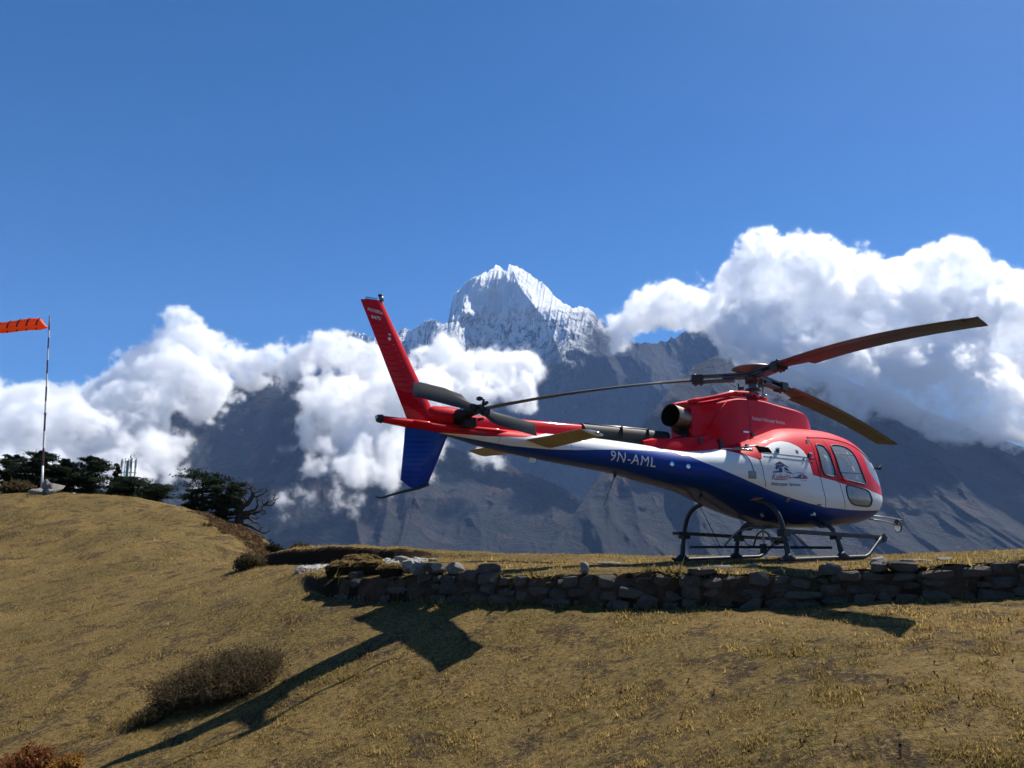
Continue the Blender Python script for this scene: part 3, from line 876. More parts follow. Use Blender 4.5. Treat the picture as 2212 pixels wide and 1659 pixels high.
# cabin lining, floor, seats, instrument panel seen through the panes
_xl = np.arange(0.3, 2.95, 0.025)
_HL = hull(_xl, 200, 0.03)
_VL = _HL.reshape(-1, 3); _FL = grid_faces(len(_xl), 200)
_CL = _VL[_FL].mean(1); _hl = np.zeros(len(_FL), bool)
_CL2 = _CL.copy(); _CL2[:, 1] *= 1.02
for k, msk in window_sets(_CL2).items(): _hl |= msk
np_mesh('cabin_lining', *compact(_VL, _FL[~_hl]), M_LINING, heli)
MB().box((1.3, 0, 0.84), (1.8, 1.3, 0.04)).build('cabin_floor', M_SEAT, heli)
MB().box((0.33, 0, 1.35), (0.04, 1.55, 1.25)).build('rear_bulkhead', M_LINING, heli)
for sy in (-0.42, 0.42):
    st = MB().box((1.25, sy, 0.98), (0.5, 0.46, 0.12)).build('seat', M_SEAT, heli)
    MB().box((0.99, sy, 1.36), (0.1, 0.46, 0.75), Matrix.Rotation(-0.15, 3, 'Y')).build('seat_back', M_SEAT, st)
    MB().box((0.93, sy, 1.78), (0.08, 0.26, 0.16)).build('head_rest', M_SEAT, st)
ip = MB().box((2.2, 0.1, 1.16), (0.22, 0.8, 0.32), Matrix.Rotation(-0.3, 3, 'Y')).build('instrument_panel', M_BLACK, heli)
MB().tube([(1.55, -0.42, 0.75), (1.68, -0.42, 1.0), (1.6, -0.42, 1.25)], 0.015, 8).build('control_stick', M_BLACK, heli, True)
for z in (1.775, 1.45):                                              # sliding rails across the front door window
    for sg in (-1, 1):
        pts = [Vector((x, sg * (float(body_y(np.array(x), np.array(z))) - 0.008), z)) for x in np.linspace(0.97, 1.66 if z > 1.6 else 1.7, 12)]
        MB().tube(pts, 0.011, 6).build('window_rail', M_DARK, PANES['front_door_window_s' if sg < 0 else 'front_door_window_p'], True)
# door outlines: a shut line seen as a thin dark gap
def shut_line(pts, name='shut_line', r=0.0045, mat=M_BLACK, parent=None, sides=(-1, 1)):
    xs = pchip([p[1] for p in pts], [p[0] for p in pts]) if abs(pts[0][1] - pts[-1][1]) > abs(pts[0][0] - pts[-1][0]) else None
    q = []
    if xs is not None:
        for z in np.linspace(pts[0][1], pts[-1][1], 26): q.append((float(xs(z)), float(z)))
    else:
        zs = pchip([p[0] for p in pts], [p[1] for p in pts])
        for x in np.linspace(pts[0][0], pts[-1][0], 26): q.append((float(x), float(zs(x))))
    for sg in sides:
        MB().tube([Vector((x, sg * (float(body_y(np.array(x), np.array(z))) + 0.001), z)) for x, z in q], r, 5).build(name, mat, parent or fus, True)
shut_line([(.43, 2.03), (.39, 1.83), (.33, 1.64), (.37, 1.21), (.42, 1.04), (.5, .84)], 'rear_door_gap')
shut_line([(.87, 2.02), (.83, 1.58), (.9, 1.22), (.99, .97), (1.06, .84)], 'front_door_gap')
shut_line([(-.93, 1.69), (-.49, 1.68), (.30, 1.655)], 'side_locker_gap')
shut_line([(-.95, 1.635), (.23, 1.595)], 'side_locker_hinge')
shut_line([(-1.06, 1.62), (-1.04, 1.3), (-0.98, 1.15)], 'panel_gap')
shut_line([(-1.27, 1.58), (-1.24, 1.39)], 'panel_slit', 0.008)
shut_line([(.43, 2.03), (1.0, 2.06), (1.6, 2.02), (2.0, 1.92), (2.35, 1.7)], 'door_gutter', 0.012, M_RED)
shut_line([(-1.08, 1.742), (-1.55, 1.752)], 'bright_rail', 0.018, M_CHROME)

for x in (-2.33, -3.05, -4.45, -5.6):                                  # frame joints round the boom
    zt, zb = float(ZT(x)), float(ZB(x))
    ring = hull(np.array([x - .002, x + .002]), 40, -.0015)
    MB().loft([list(ring[0]), list(ring[1])], caps=False).build('frame_joint', M_DARK, fus, True)
def patch(name, poly, mat, off=0.004, side=-1, parent=None):
    """flat fitting lying on the skin, outline in (x, z)"""
    c = (sum(p[0] for p in poly) / len(poly), sum(p[1] for p in poly) / len(poly))
    ol = []
    for i in range(len(poly)):
        p, q = poly[i], poly[(i + 1) % len(poly)]
        for t in (0, .25, .5, .75) if len(poly) < 8 else (0,): ol.append((p[0] + (q[0] - p[0]) * t, p[1] + (q[1] - p[1]) * t))
    n = len(ol)
    vs = []
    for sc_, o in ((1.0, -.01), (1.0, off), (.66, off), (.33, off), (.02, off)):
        for x, z in ol:
            x, z = c[0] + (x - c[0]) * sc_, c[1] + (z - c[1]) * sc_
            vs.append(Vector((x, side * (float(body_y(np.array(x), np.array(z))) + o), z)))
    fs = [(r * n + i, r * n + (i + 1) % n, (r + 1) * n + (i + 1) % n, (r + 1) * n + i) for r in range(4) for i in range(n)] + [tuple(4 * n + i for i in range(n))]
    return MB().add(vs, fs).build(name, mat, parent or heli)
patch('cooling_slot', [(-.97, 1.815), (-.99, 1.70), (-.73, 1.70), (-.74, 1.79)], M_SLOT, 0.006)
patch('static_vent', [(-1.34, 1.39), (-1.2, 1.385), (-1.2, 1.27), (-1.34, 1.275)], M_GREY, 0.008)
patch('footstep_patch', [(-1.0, 1.0), (-.87, .995), (-.86, .955), (-.99, .96)], M_TAN, 0.006)
patch('reflector_strip', [(-.46, 1.01), (-.41, 1.0), (-.4, .93), (-.45, .94)], M_TAN, 0.008)
patch('white_label', [(-2.46, 1.665), (-2.3, 1.645), (-2.36, 1.63), (-2.47, 1.645)], M_WHITE, 0.004)
def disc_poly(x, z, r, n=14): return [(x + r * math.cos(2 * math.pi * k / n), z + r * math.sin(2 * math.pi * k / n)) for k in range(n)]
patch('fuel_cap', disc_poly(-2.66, 1.47, 0.035), M_CHROME, 0.012)
patch('fuel_cap', disc_poly(-2.38, 1.44, 0.035), M_CHROME, 0.012)
patch('port_hole', disc_poly(-.12, 1.745, 0.032), M_BLACK, 0.004)
patch('door_number_plate', [(.26, .905), (.36, .9), (.36, .87), (.26, .875)], M_GREY, 0.006)
for (x, z, s) in ((-.59, 1.745, 0.07), (.18, 1.7, 0.07), (-1.12, 1.80, 0.055)):
    y = -(float(body_y(np.array(x), np.array(z))) + 0.012)
    h_ = MB().box((x, y, z), (0.06, 0.03, s)).build('latch', M_DARK, heli)
    MB().box((x, y - 0.012, z + s * .45), (0.07, 0.03, 0.02)).build('latch_lever', M_CHROME, h_)
for x in (-.8, -.02):
    z = 1.625
    MB().box((x, -(float(body_y(np.array(x), np.array(z))) + 0.006), z), (0.035, 0.015, 0.03)).build('hinge', M_GREY, heli)
yh = float(body_y(np.array(1.0), np.array(1.32)))
MB().tube([(0.95, -yh - .012, 1.335), (1.0, -yh - .03, 1.325), (1.12, -yh - .02, 1.30)], 0.013, 8).build('door_handle', M_RED, heli, True)

# engine cowling
CT = pchip([1.36, 1.3, 1.2, .97, .15, -.5, -1.0, -1.4, -1.75, -1.9], [2.26, 2.36, 2.46, 2.6, 2.66, 2.7, 2.68, 2.6, 2.54, 2.52])
CW = pchip([1.36, 1.3, 1.2, .97, .15, -.5, -1.0, -1.35, -1.6, -1.8, -1.9], [.1, .2, .27, .34, .42, .46, .46, .42, .32, .24, .22])
def cowl_y(x, z):
    zt = float(CT(x)); zb = 1.5
    u = min(max((z - zb) / (zt - zb), 0), 1)
    return float(CW(x)) * (1.0 + 0.35 * max(0, 2.15 - z))
secs = []
for x in np.concatenate([np.linspace(1.36, 0.9, 14), np.linspace(0.8, -1.9, 40)]):
    zt = float(CT(x)); zb = 1.62; ring = []
    for k in range(-18, 19):
        t = k / 18
        a = abs(t)
        z = zb + (zt - zb) * (1 - a ** 6) if a < 0.999 else zb
        z = zb + (zt - zb) * (1 - max(0, (a - 0.42) / 0.58) ** 1.15) if a > 0.42 else zt - (zt - zb) * 0.0
        # rounded shoulder
        y = math.copysign(1, t) * float(CW(x)) * min(1, a / 0.42) if a <= 0.42 else math.copysign(float(CW(x)) * (1.0 + 0.35 * max(0, 2.15 - z)), t)
        if a <= 0.42: z = zt - 0.09 * (a / 0.42) ** 4 * min(1, float(CW(x)) / 0.3)
        elif a < 0.5: z = min(z, zt - 0.09)
        ring.append(Vector((float(x), y, z)))
    secs.append(ring)
cowl = MB().loft(secs, closed=True, caps=True).build('engine_cowling', M_RED, heli, angle=0.7)
MB().tube([(-0.75, -cowl_y(-.75, 2.1) - .0, 2.0), (-0.76, -cowl_y(-.76, 2.3), 2.3), (-0.77, -cowl_y(-.77, 2.5), 2.57)], 0.005, 5).build('cowling_gap', M_BLACK, cowl)
MB().tube([(-1.28, -.44, 2.55), (-1.5, -.385, 2.3), (-1.66, -.335, 2.05)], 0.007, 5).build('cowling_crease', M_RED, cowl, True)
# raised rim along the rear top of the cowling with its dark slots
rim = MB().tube([(-1.92, -.2, 2.5), (-1.75, -.22, 2.545), (-1.4, -.33, 2.62), (-1.05, -.37, 2.7), (-.6, -.37, 2.73), (-.3, -.35, 2.71)], [.035, .035, .035, .05, .05, .04], 10).build('cowling_rim', M_RED, cowl, True)
MB().tube([(-1.92, .2, 2.5), (-1.75, .22, 2.545), (-1.4, .33, 2.62), (-1.05, .37, 2.7), (-.6, .37, 2.73), (-.3, .35, 2.71)], [.035, .035, .035, .05, .05, .04], 10).build('cowling_rim', M_RED, cowl, True)
for x, l in ((-1.0, .04), (-.72, .2), (-.5, .07), (-.34, .07)):
    MB().box((x, -.415, 2.705 if x < -.4 else 2.69), (l, 0.02, 0.04)).build('intake_slot', M_BLACK, rim)
MB().box((-.28, -.3, 2.66), (.09, .12, .1)).build('filter_box', M_RED, cowl)
MB().box((-.92, -.485, 2.06), (.14, .012, .025)).build('cowling_latch', M_CHROME, cowl)
MB().box((-.76, -.49, 2.03), (.06, .03, .05)).build('cowling_hook', M_DARK, cowl)
MB().box((-1.5, -.42, 1.84), (.07, .05, .14)).build('cowling_prop', M_BLACK, cowl)
# exhaust
_ed = Vector((-1, -0.10, 0.09)).normalized()
_e0 = Vector((-1.42, 0.0, 2.21)); _e1 = _e0 + _ed * 0.82
ex = MB()
ex.tube([_e0, _e0 + _ed * .25, _e0 + _ed * .42, _e1], [.125, .125, .17, .178], 28, caps=False)
ex.tube([_e1, _e1 - _ed * .45], [.172, .155], 28, caps=False)
exo = ex.build('exhaust_pipe', M_STEEL, heli, angle=0.6)
MB().tube([_e1 + _ed * .004, _e1 - _ed * .006], .1795, 28, caps=False).build('pipe_lip', M_SOOT, exo, True)
MB().tube([_e1 - _ed * .01, _e1 - _ed * .38], [.1705, .15], 28, caps=False).tube([_e1 - _ed * .36, _e1 - _ed * .38], .155, 28).build('pipe_throat', M_SOOT, exo, True)
MB().tube([Vector((-1.78, 0, 2.2)), Vector((-1.925, 0, 2.21))], [.2, .2], 24).build('exhaust_well', M_SOOT, cowl, True)
MB().tube([(-1.75, -.1, 2.06), (-1.95, -.1, 2.0), (-2.0, -.1, 1.9)], .05, 10).build('drain_bracket', M_SOOT, exo, True)
MB().tube([(-1.9, -.16, 2.38), (-1.96, -.2, 2.32), (-1.95, -.2, 2.18)], .01, 6).build('sensor_cable', M_GREY, exo, True)
# deck fairing behind the cowling
secs = []
for x, zt, w in ((-1.3, 2.03, .40), (-1.75, 1.99, .39), (-1.95, 1.965, .36), (-2.25, 1.93, .31), (-2.7, 1.895, .22), (-2.9, 1.86, .16)):
    secs.append([Vector((x, -w * 1.12, 1.66)), Vector((x, -w * 1.05, zt - .14)), Vector((x, -w * .85, zt - .03)), Vector((x, -w * .4, zt)), Vector((x, w * .4, zt)), Vector((x, w * .85, zt - .03)), Vector((x, w * 1.05, zt - .14)), Vector((x, w * 1.12, 1.66))])
deck = MB().loft(secs).build('deck_fairing', M_RED, heli, angle=0.6)
MB().tube([(-1.92, -.375, 1.86), (-1.92, -.40, 1.86)], .045, 16).build('cooling_port', M_BLACK, deck)
# tail rotor drive tunnel
def tunnel(x0, z0, x1, z1, w, h, name, mat, par=heli):
    secs = []
    for i in range(9):
        t = i / 8; x = x0 + (x1 - x0) * t; zt = z0 + (z1 - z0) * t
        secs.append([Vector((x, -w, zt - h)), Vector((x, -w, zt - .4 * h)), Vector((x, -w * .82, zt - .14 * h)), Vector((x, -w * .42, zt - .02 * h)), Vector((x, 0, zt)), Vector((x, w * .42, zt - .02 * h)), Vector((x, w * .82, zt - .14 * h)), Vector((x, w, zt - .4 * h)), Vector((x, w, zt - h))])
    return MB().loft(secs).build(name, mat, par, angle=0.8)
tr = tunnel(-6.15, 2.0, -4.0, 2.015, .075, .24, 'drive_shaft_fairing', M_RED)
tb = tunnel(-4.03, 2.03, -2.28, 2.03, .10, .27, 'heat_shield', M_SOOT)
MB().tube([(-4.035, 0, 1.93), (-4.02, 0, 1.93)], .105, 20).build('heat_shield_collar', M_BLACK, tb)
MB().tube([(-4.0, -.035, 2.018), (-3.2, -.035, 2.022), (-2.7, -.035, 2.022)], .02, 8).build('worn_ridge', M_STEEL, tb, True)
for x in (-3.3, -2.75): MB().box((x, 0, 1.9), (.012, .206, .26)).build('shield_strap', M_BLACK, tb)

# ---- fins and tailplane
def foil(chord_pts):
    """closed section of an aerofoil: fraction along chord, +-thickness"""
    xs = [0, .03, .12, .3, .55, .8, 1.0]
    ts = [0, .35, .75, 1.0, .82, .42, .04]
    up = [(x, t) for x, t in zip(xs, ts)]
    return up + [(x, -t) for x, t in reversed(list(zip(xs, ts))[1:])]
SEC = foil(None)
def foil_loft(stations, axis, mat, name, parent):
    """stations: (LE point, TE point, half thickness)"""
    secs = []
    for le, te, th in stations:
        le, te = Vector(le), Vector(te)
        secs.append([le + (te - le) * c + Vector(axis) * (t * th) for c, t in SEC])
    return MB().loft(secs).build(name, mat, parent, angle=0.9)
def lerp(a, b, t): return tuple(a[i] + (b[i] - a[i]) * t for i in range(len(a)))
_LE0, _LE1, _TE0, _TE1 = (-6.40, 0, 1.85), (-7.22, 0, 3.32), (-6.85, 0, 1.86), (-7.51, 0, 3.30)
fin = foil_loft([(lerp(_LE0, _LE1, t), lerp(_TE0, _TE1, t), .055 - .02 * t) for t in np.linspace(0, 1, 8)], (0, 1, 0), M_RED, 'upper_fin', heli)
for k in range(19):
    t = 0.10 + 0.80 * k / 18
    a, b = Vector(lerp(_LE0, _LE1, t)), Vector(lerp(_TE0, _TE1, t))
    for sg in (-1, 1):
        th = .055 - .02 * t
        pts = [a + (b - a) * c + Vector((0, sg * (th * v + .002), 0)) for c, v in ((.42, .95), (.55, .82), (.8, .42), (.96, .1))]
        MB().tube(pts, [.003, .007, .007, .003], 6).build('rib', M_RED, fin, True)
MB().tube([lerp(_LE0, _LE1, 1.0), (-7.24, 0, 3.385)], .028, 12).build('beacon_light', M_GREY, fin, True)
MB().tube([(-7.24, 0, 3.385), (-7.24, 0, 3.40)], .031, 12).build('beacon_cap', M_BLACK, fin, True)
MB().box((-7.37, 0, 3.325), (.14, .05, .03)).build('tip_light', M_CHROME, fin)
low = foil_loft([((-6.26, 0, 1.74), (-6.88, 0, 1.79), .05), ((-6.38, 0, 1.47), (-6.905, 0, 1.5), .045), ((-6.56, 0, 1.09), (-6.94, 0, 1.13), .04), ((-6.68, 0, 1.045), (-6.8, 0, 1.04), .025)], (0, 1, 0), M_BLUE, 'lower_fin', heli)
for k in range(9):
    z = 1.66 - .062 * k
    t = (1.74 - z) / .65
    le = -6.26 - .30 * t; te = -6.88 - .06 * t; th = .05 - .01 * t
    for sg in (-1, 1):
        MB().tube([(le + (te - le) * c, sg * (th * v + .002), z + .012 * (0.9 - c)) for c, v in ((.36, .97), (.55, .82), (.8, .42), (.95, .12))], [.003, .006, .006, .003], 6).build('rib', M_BLUE, low, True)
MB().tube([(-6.55, 0, 1.085), (-6.70, 0, 1.035), (-6.80, 0, 1.015), (-7.0, 0, .965), (-7.17, 0, .915), (-7.22, 0, .912), (-7.27, 0, .922)], [.018, .02, .018, .015, .013, .011, .009], 8).build('tail_guard', M_DARK, heli, True)
# tail cone end light and bumps
MB().tube([(-7.2, 0, 1.85), (-7.26, 0, 1.855)], [.055, .045], 14).build('tail_light_housing', M_BLACK, heli, True)
MB().tube([(-7.255, 0, 1.865), (-7.285, 0, 1.866)], [.03, .018], 12).build('tail_light', M_CHROME, heli, True)
MB().tube([(-6.85, -.07, 1.83), (-6.8, -.085, 1.832), (-6.62, -.1, 1.825), (-6.5, -.09, 1.815)], [.005, .028, .03, .005], 8).build('tail_blister', M_RED, heli, True)
MB().tube([(-6.12, -.10, 1.80), (-6.02, -.12, 1.80), (-5.6, -.15, 1.795), (-5.42, -.15, 1.79)], [.006, .035, .035, .006], 8).build('tail_blister', M_RED, heli, True)
# tail gearbox
gb = MB().loft([[Vector((x, w * math.cos(a), zc + h * math.sin(a))) for a in np.linspace(0, 2 * math.pi, 14, endpoint=False)] for x, w, zc, h in ((-6.6, .05, 1.96, .08), (-6.5, .10, 1.95, .12), (-6.3, .12, 1.955, .125), (-6.1, .115, 1.95, .12), (-5.95, .085, 1.93, .1))]).build('gearbox_fairing', M_RED, heli, True)
MB().tube([(-6.15, -.02, 1.93), (-6.15, -.2, 1.95), (-6.147, -.3, 1.965), (-6.147, -.5, 1.974)], [.12, .10, .06, .045], 14).build('tail_gearbox', M_SOOT, gb, True)
MB().tube([(-6.20, -.19, 1.99), (-6.17, -.25, 2.02)], .03, 10).build('oil_cap', M_CHROME, gb, True)
MB().box((-6.1, -.2, 1.86), (.16, .16, .12)).build('gearbox_mount', M_BLACK, gb)
# tail rotor
tro = empty('tail_rotor'); tro.parent = heli
def flat_blade(outline, y, th, name, twist=0.0):
    n = len(outline)
    c = (sum(p[0] for p in outline) / n, sum(p[1] for p in outline) / n)
    vs = []
    for s in (-1, 1):
        for x, z in outline: vs.append(Vector((x, y + s * th * .35 + twist * (z - c[1]), z)))
    for s in (-1, 1):
        for x, z in outline:
            xi, zi = c[0] + (x - c[0]) * .9, c[1] + (z - c[1]) * .55
            vs.append(Vector((xi, y + s * th + twist * (zi - c[1]), zi)))
    fs = []
    for i in range(n):
        j = (i + 1) % n
        fs += [(i, j, n + j, n + i), (i, 2 * n + i, 2 * n + j, j), (n + i, n + j, 3 * n + j, 3 * n + i)]
    fs += [tuple(2 * n + i for i in range(n)), tuple(3 * n + i for i in reversed(range(n)))]
    return MB().add(vs, fs).build(name, M_TRBLADE, tro, angle=0.9)
flat_blade([(-7.06, 2.225), (-6.97, 2.24), (-6.62, 2.2), (-6.56, 2.18), (-6.40, 2.145), (-6.33, 2.09), (-6.25, 2.02), (-6.16, 2.0), (-6.15, 1.94), (-6.24, 1.945), (-6.33, 1.95), (-6.42, 1.965), (-7.075, 2.06)], -.53, .012, 'tail_rotor_blade', .18)
flat_blade([(-6.15, 2.0), (-6.03, 1.985), (-5.9, 1.968), (-5.29, 1.865), (-5.285, 1.70), (-5.88, 1.80), (-5.98, 1.84), (-6.06, 1.90), (-6.14, 1.94)], -.53, .012, 'tail_rotor_blade', .18)
hb = MB().tube([(-6.147, -.44, 1.974), (-6.147, -.6, 1.974)], .05, 12).build('tail_rotor_hub', M_BLACK, tro, True)
for k in range(7):
    a = k * 0.9; r = .05 + .03 * (k % 3)
    MB().box((-6.147 + r * math.cos(a), -.58 - .012 * (k % 2), 1.974 + r * math.sin(a) * 1.2), (.035, .07, .05), Matrix.Rotation(a, 3, 'Y')).build('pitch_link', M_BLACK, hb)
MB().tube([(-6.13, -.57, 2.0), (-6.12, -.6, 2.1)], .016, 8).build('hub_bolt', M_BLACK, hb, True)
MB().box((-6.147, -.545, 1.978), (.28, .05, .07), Matrix.Rotation(.18, 3, 'Y')).build('blade_grip', M_BLACK, hb)
# tailplane
for sg in (-1, 1):
    tp = foil_loft([((-4.74, sg * .12, 1.62), (-5.2, sg * .12, 1.70), .032), ((-4.76, sg * .7, 1.637), (-5.17, sg * .7, 1.70), .03), ((-4.78, sg * 1.255, 1.657), (-5.15, sg * 1.255, 1.709), .026)], (0, 0, 1), M_TAN, 'tailplane', heli)
    foil_loft([((-4.77, sg * 1.256, 1.657), (-5.15, sg * 1.256, 1.712), .032), ((-4.79, sg * 1.285, 1.66), (-5.13, sg * 1.285, 1.709), .02)], (0, 0, 1), M_WHITE, 'tip_cap', tp)
    MB().tube([(-4.86, sg * 1.28, 1.672), (-4.90, sg * 1.305, 1.676), (-4.95, sg * 1.29, 1.683)], [.012, .02, .006], 8).build('position_light', M_CHROME, tp, True)
    for c in (.38, .46, .54, .62, .70, .78, .86, .93):                   # stamped beads under the tailplane
        v = np.interp(c, [.3, .55, .8, 1.0], [1, .82, .42, .04])
        pts = [(-4.75 - .43 * c - .0 * q, sg * (.3 + .9 * q), 1.627 + .078 * c * (1 - .1 * q) + .025 * q - .03 * v - .001) for q in np.linspace(0, 1, 4)]
        MB().tube(pts, .005, 5).build('stamped_bead', M_TAN, tp, True)

# ---- main rotor
mr_ = empty('main_rotor'); mr_.parent = heli
HUB = Vector((0.0, 0.0, 3.16)); TF, TS, AZ0, DROOP = 0.0641, -0.0193, -2.0131, 0.527
MB().tube([(-.02, 0, 2.55), (0, 0, 2.85), (0, 0, 3.12)], [.085, .075, .07], 16).build('rotor_mast', M_GREY, mr_, True)
MB().tube([(0.0, 0, 2.62), (0, 0, 2.74), (0, 0, 2.86)], [.2, .16, .09], 18).build('mast_base', M_BLACK, mr_, True)
MB().tube([(.1, -.12, 2.76), (.14, -.14, 2.78), (.17, -.155, 2.80)], [.03, .065, .045], 12).build('cable_cutter_lamp', M_CHROME, mr_, True)
for a in (0.4, 2.3, 4.6):
    p = Vector((math.cos(a), math.sin(a), 0))
    MB().tube([p * .21 + Vector((0, 0, 2.62)), p * .24 + Vector((0, 0, 3.05))], .014, 8).build('control_rod', M_GREY, mr_, True)
    MB().box(p * .2 + Vector((0, 0, 2.96)), (.1, .06, .05), Matrix.Rotation(a, 3, 'Z')).build('swashplate_lug', M_DARK, mr_)
MB().tube([(0, 0, 2.90), (0, 0, 2.94)], [.14, .13], 20).build('swashplate', M_DARK, mr_, True)
_dome = MB()
_dome.loft([[HUB + Vector((r * math.cos(a), r * math.sin(a), z)) for a in np.linspace(0, 2 * math.pi, 32, endpoint=False)] for r, z in ((.10, .03), (.16, .07), (.31, .13), (.34, .15), (.33, .165), (.22, .185), (.08, .195), (.01, .196))], caps=True)
_dome.build('hub_dome', principled('dome_metal', (.2, .19, .18), .5, metal=.15), mr_, angle=0.9)
MB().tube([HUB + Vector((0, 0, -.12)), HUB + Vector((0, 0, .06))], [.12, .13], 16).build('rotor_hub', M_DARK, mr_, True)
def blade_pt(az, r, side, up=0.0):
    """r along the blade, side towards its trailing edge"""
    d = Vector((math.cos(az), math.sin(az), 0)); tdir = Vector((-math.sin(az), math.cos(az), 0))   # rotor turns clockwise seen from above
    p = d * r + tdir * side
    s = r / 5.345
    z = -DROOP * (0.12 * s + 0.88 * s ** 2.1) - p.x * TF - p.y * TS
    return HUB + Vector((p.x, p.y, z + up))
for kb in range(3):
    az = AZ0 + kb * 2 * math.pi / 3
    # star arm and the two sleeve plates
    for nm, upz, wd, th, r0, r1 in (('sleeve_plate', .045, .17, .03, .12, 1.02), ('sleeve_plate', -.05, .16, .03, .3, 1.02), ('star_arm', -.002, .2, .035, .05, .5)):
        secs = []
        for r in np.linspace(r0, r1, 8):
            w = wd / 2 * (1.15 - .35 * (r - r0) / (r1 - r0))
            secs.append([blade_pt(az, r, s * w, upz + q * th) for s, q in ((-1, -.5), (1, -.5), (1, .5), (-1, .5))])
        MB().loft(secs).build(nm, M_DARK, mr_)
    MB().box(blade_pt(az, .93, 0, 0), (.2, .2, .15), Matrix.Rotation(az, 3, 'Z')).build('blade_attachment', M_BLACK, mr_)
    for sd in (-.05, .05):
        MB().tube([blade_pt(az, .98, sd, -.10), blade_pt(az, .98, sd, .10)], .022, 8).build('blade_pin', M_DARK, mr_, True)
        MB().tube([blade_pt(az, .88, sd, -.10), blade_pt(az, .88, sd, .09)], .018, 8).build('blade_pin', M_DARK, mr_, True)
    # blade: leading edge at -side, trailing edge at +side
    secs = []
    st = [(.95, -.09, .09), (1.15, -.09, .10), (1.4, -.10, .14), (1.575, -.11, .165), (1.58, -.11, .245)] + [(r, -.11, .245) for r in np.linspace(1.8, 5.0, 17)] + [(5.1, -.11, .245), (5.17, -.11, .16), (5.25, -.108, .05), (5.31, -.105, -.04), (5.345, -.1, -.085)]
    for r, le, te in st:
        tw = math.radians(16 - 10 * (r - .95) / 4.4)
        th = .024 if r < 5.1 else .012
        if r < 1.5: th = .034
        ring = []
        for c, t in SEC:
            s = le + (te - le) * c
            ring.append(blade_pt(az, r, s, t * th - math.sin(tw) * s))
        secs.append(ring)
    bl = MB().loft(secs).build('rotor_blade', M_BLADE, mr_, angle=0.8)
    secs = []
    for r in np.linspace(1.2, 5.1, 18):
        tw = math.radians(16 - 10 * (r - .95) / 4.4)
        secs.append([blade_pt(az, r, s, u - math.sin(tw) * s) for s, u in ((-.114, 0), (-.085, .0185), (-.05, .0255), (-.05, .023), (-.05, -.023), (-.05, -.0255), (-.085, -.0185))])
    MB().loft(secs).build('leading_edge_strip', M_BLADE_EDGE, bl, angle=0.8)

# ---- landing gear
gear = empty('landing_gear'); gear.parent = heli
def arc(pts, n=20):
    t = np.linspace(0, 1, len(pts)); q = np.linspace(0, 1, n)
    fs = [pchip(t, [p[i] for p in pts]) for i in range(3)]
    return [Vector((float(fs[0](v)), float(fs[1](v)), float(fs[2](v)))) for v in q]
for sg in (-1, 1):
    x_end = 1.22
    sk = MB().tube([(-1.14, sg * 1.06, .07), (-1.08, sg * 1.06, .045), (-.9, sg * 1.06, .042), (x_end, sg * 1.06, .042), (x_end + .12, sg * 1.06, .075), (1.70, sg * 1.05, .29), (1.80, sg * 1.04, .355)], [.016, .027, .03, .03, .03, .029, .024], 12).build('skid_tube', M_SKID, gear, True)
    MB().box((-.62, sg * 1.06, .01), (1.0, .07, .016)).build('wear_shoe', M_DARK, sk)
    x0 = -1.11 if sg > 0 else -.9
    stp = MB().loft([[Vector((x, sg * (.975 + dy), .475 - .0455 * (x + .9) + dz)) for dy, dz in ((-.07, -.024), (.07, -.024), (.07, .026), (-.07, .026))] for x in (x0, .5, 2.0)]).build('boarding_step', M_SKID, gear)
    MB().box(((x0 + 2.0) / 2, sg * .975, .475 - .0455 * ((x0 + 2.0) / 2 + .9) + .029), (2.0 - x0 - .1, .12, .006), Matrix.Rotation(.0455, 3, 'Y')).build('grip_strip', M_DARK, stp)
    MB().box((1.83, sg * 1.02, .34), (.24, .06, .1), Matrix.Rotation(-.4, 3, 'Y')).build('step_bracket', M_SKID, stp)
    MB().box((1.90, sg * 1.0, .315), (.1, .11, .09)).build('step_end_socket', M_BLACK, stp)
    # aft and forward legs
    aft = MB().tube(arc([(-.885, sg * 1.06, .06), (-.875, sg * 1.035, .28), (-.865, sg * 1.0, .48), (-.86, sg * .93, .71), (-.86, sg * .81, .86), (-.86, sg * .64, .94), (-.86, sg * .35, 1.0)]), [.044] * 4 + [.037] * 16, 12).build('aft_leg', M_SKID, gear, True)
    MB().box((-.87, sg * 1.0, .44), (.15, .13, .1)).build('step_clamp', M_BLACK, aft)
    MB().tube([(-1.0, sg * 1.06, .05), (-.885, sg * 1.06, .1), (-.77, sg * 1.06, .05)], [.045, .055, .045], 10).build('skid_saddle', M_SKID, aft, True)
    fwd = MB().tube(arc([(.56, sg * 1.06, .06), (.555, sg * 1.03, .22), (.55, sg * .98, .40), (.545, sg * .88, .55), (.54, sg * .72, .65), (.54, sg * .5, .70), (.54, sg * .2, .70)]), [.044] * 4 + [.036] * 16, 12).build('forward_leg', M_SKID, gear, True)
    MB().box((.555, sg * .97, .375), (.14, .13, .09)).build('step_clamp', M_BLACK, fwd)
    MB().tube([(.44, sg * 1.06, .05), (.56, sg * 1.06, .1), (.68, sg * 1.06, .05)], [.045, .055, .045], 10).build('skid_saddle', M_SKID, fwd, True)
    MB().loft([[Vector((x, sg * y, z)) for x, y, z in ((.40, yy, zz), (.70, yy, zz), (.70, yy, zz + .05), (.40, yy, zz + .05))] for yy, zz in ((.80, .52), (.66, .60), (.45, .63))]).build('leg_fairing', M_SKID, fwd)
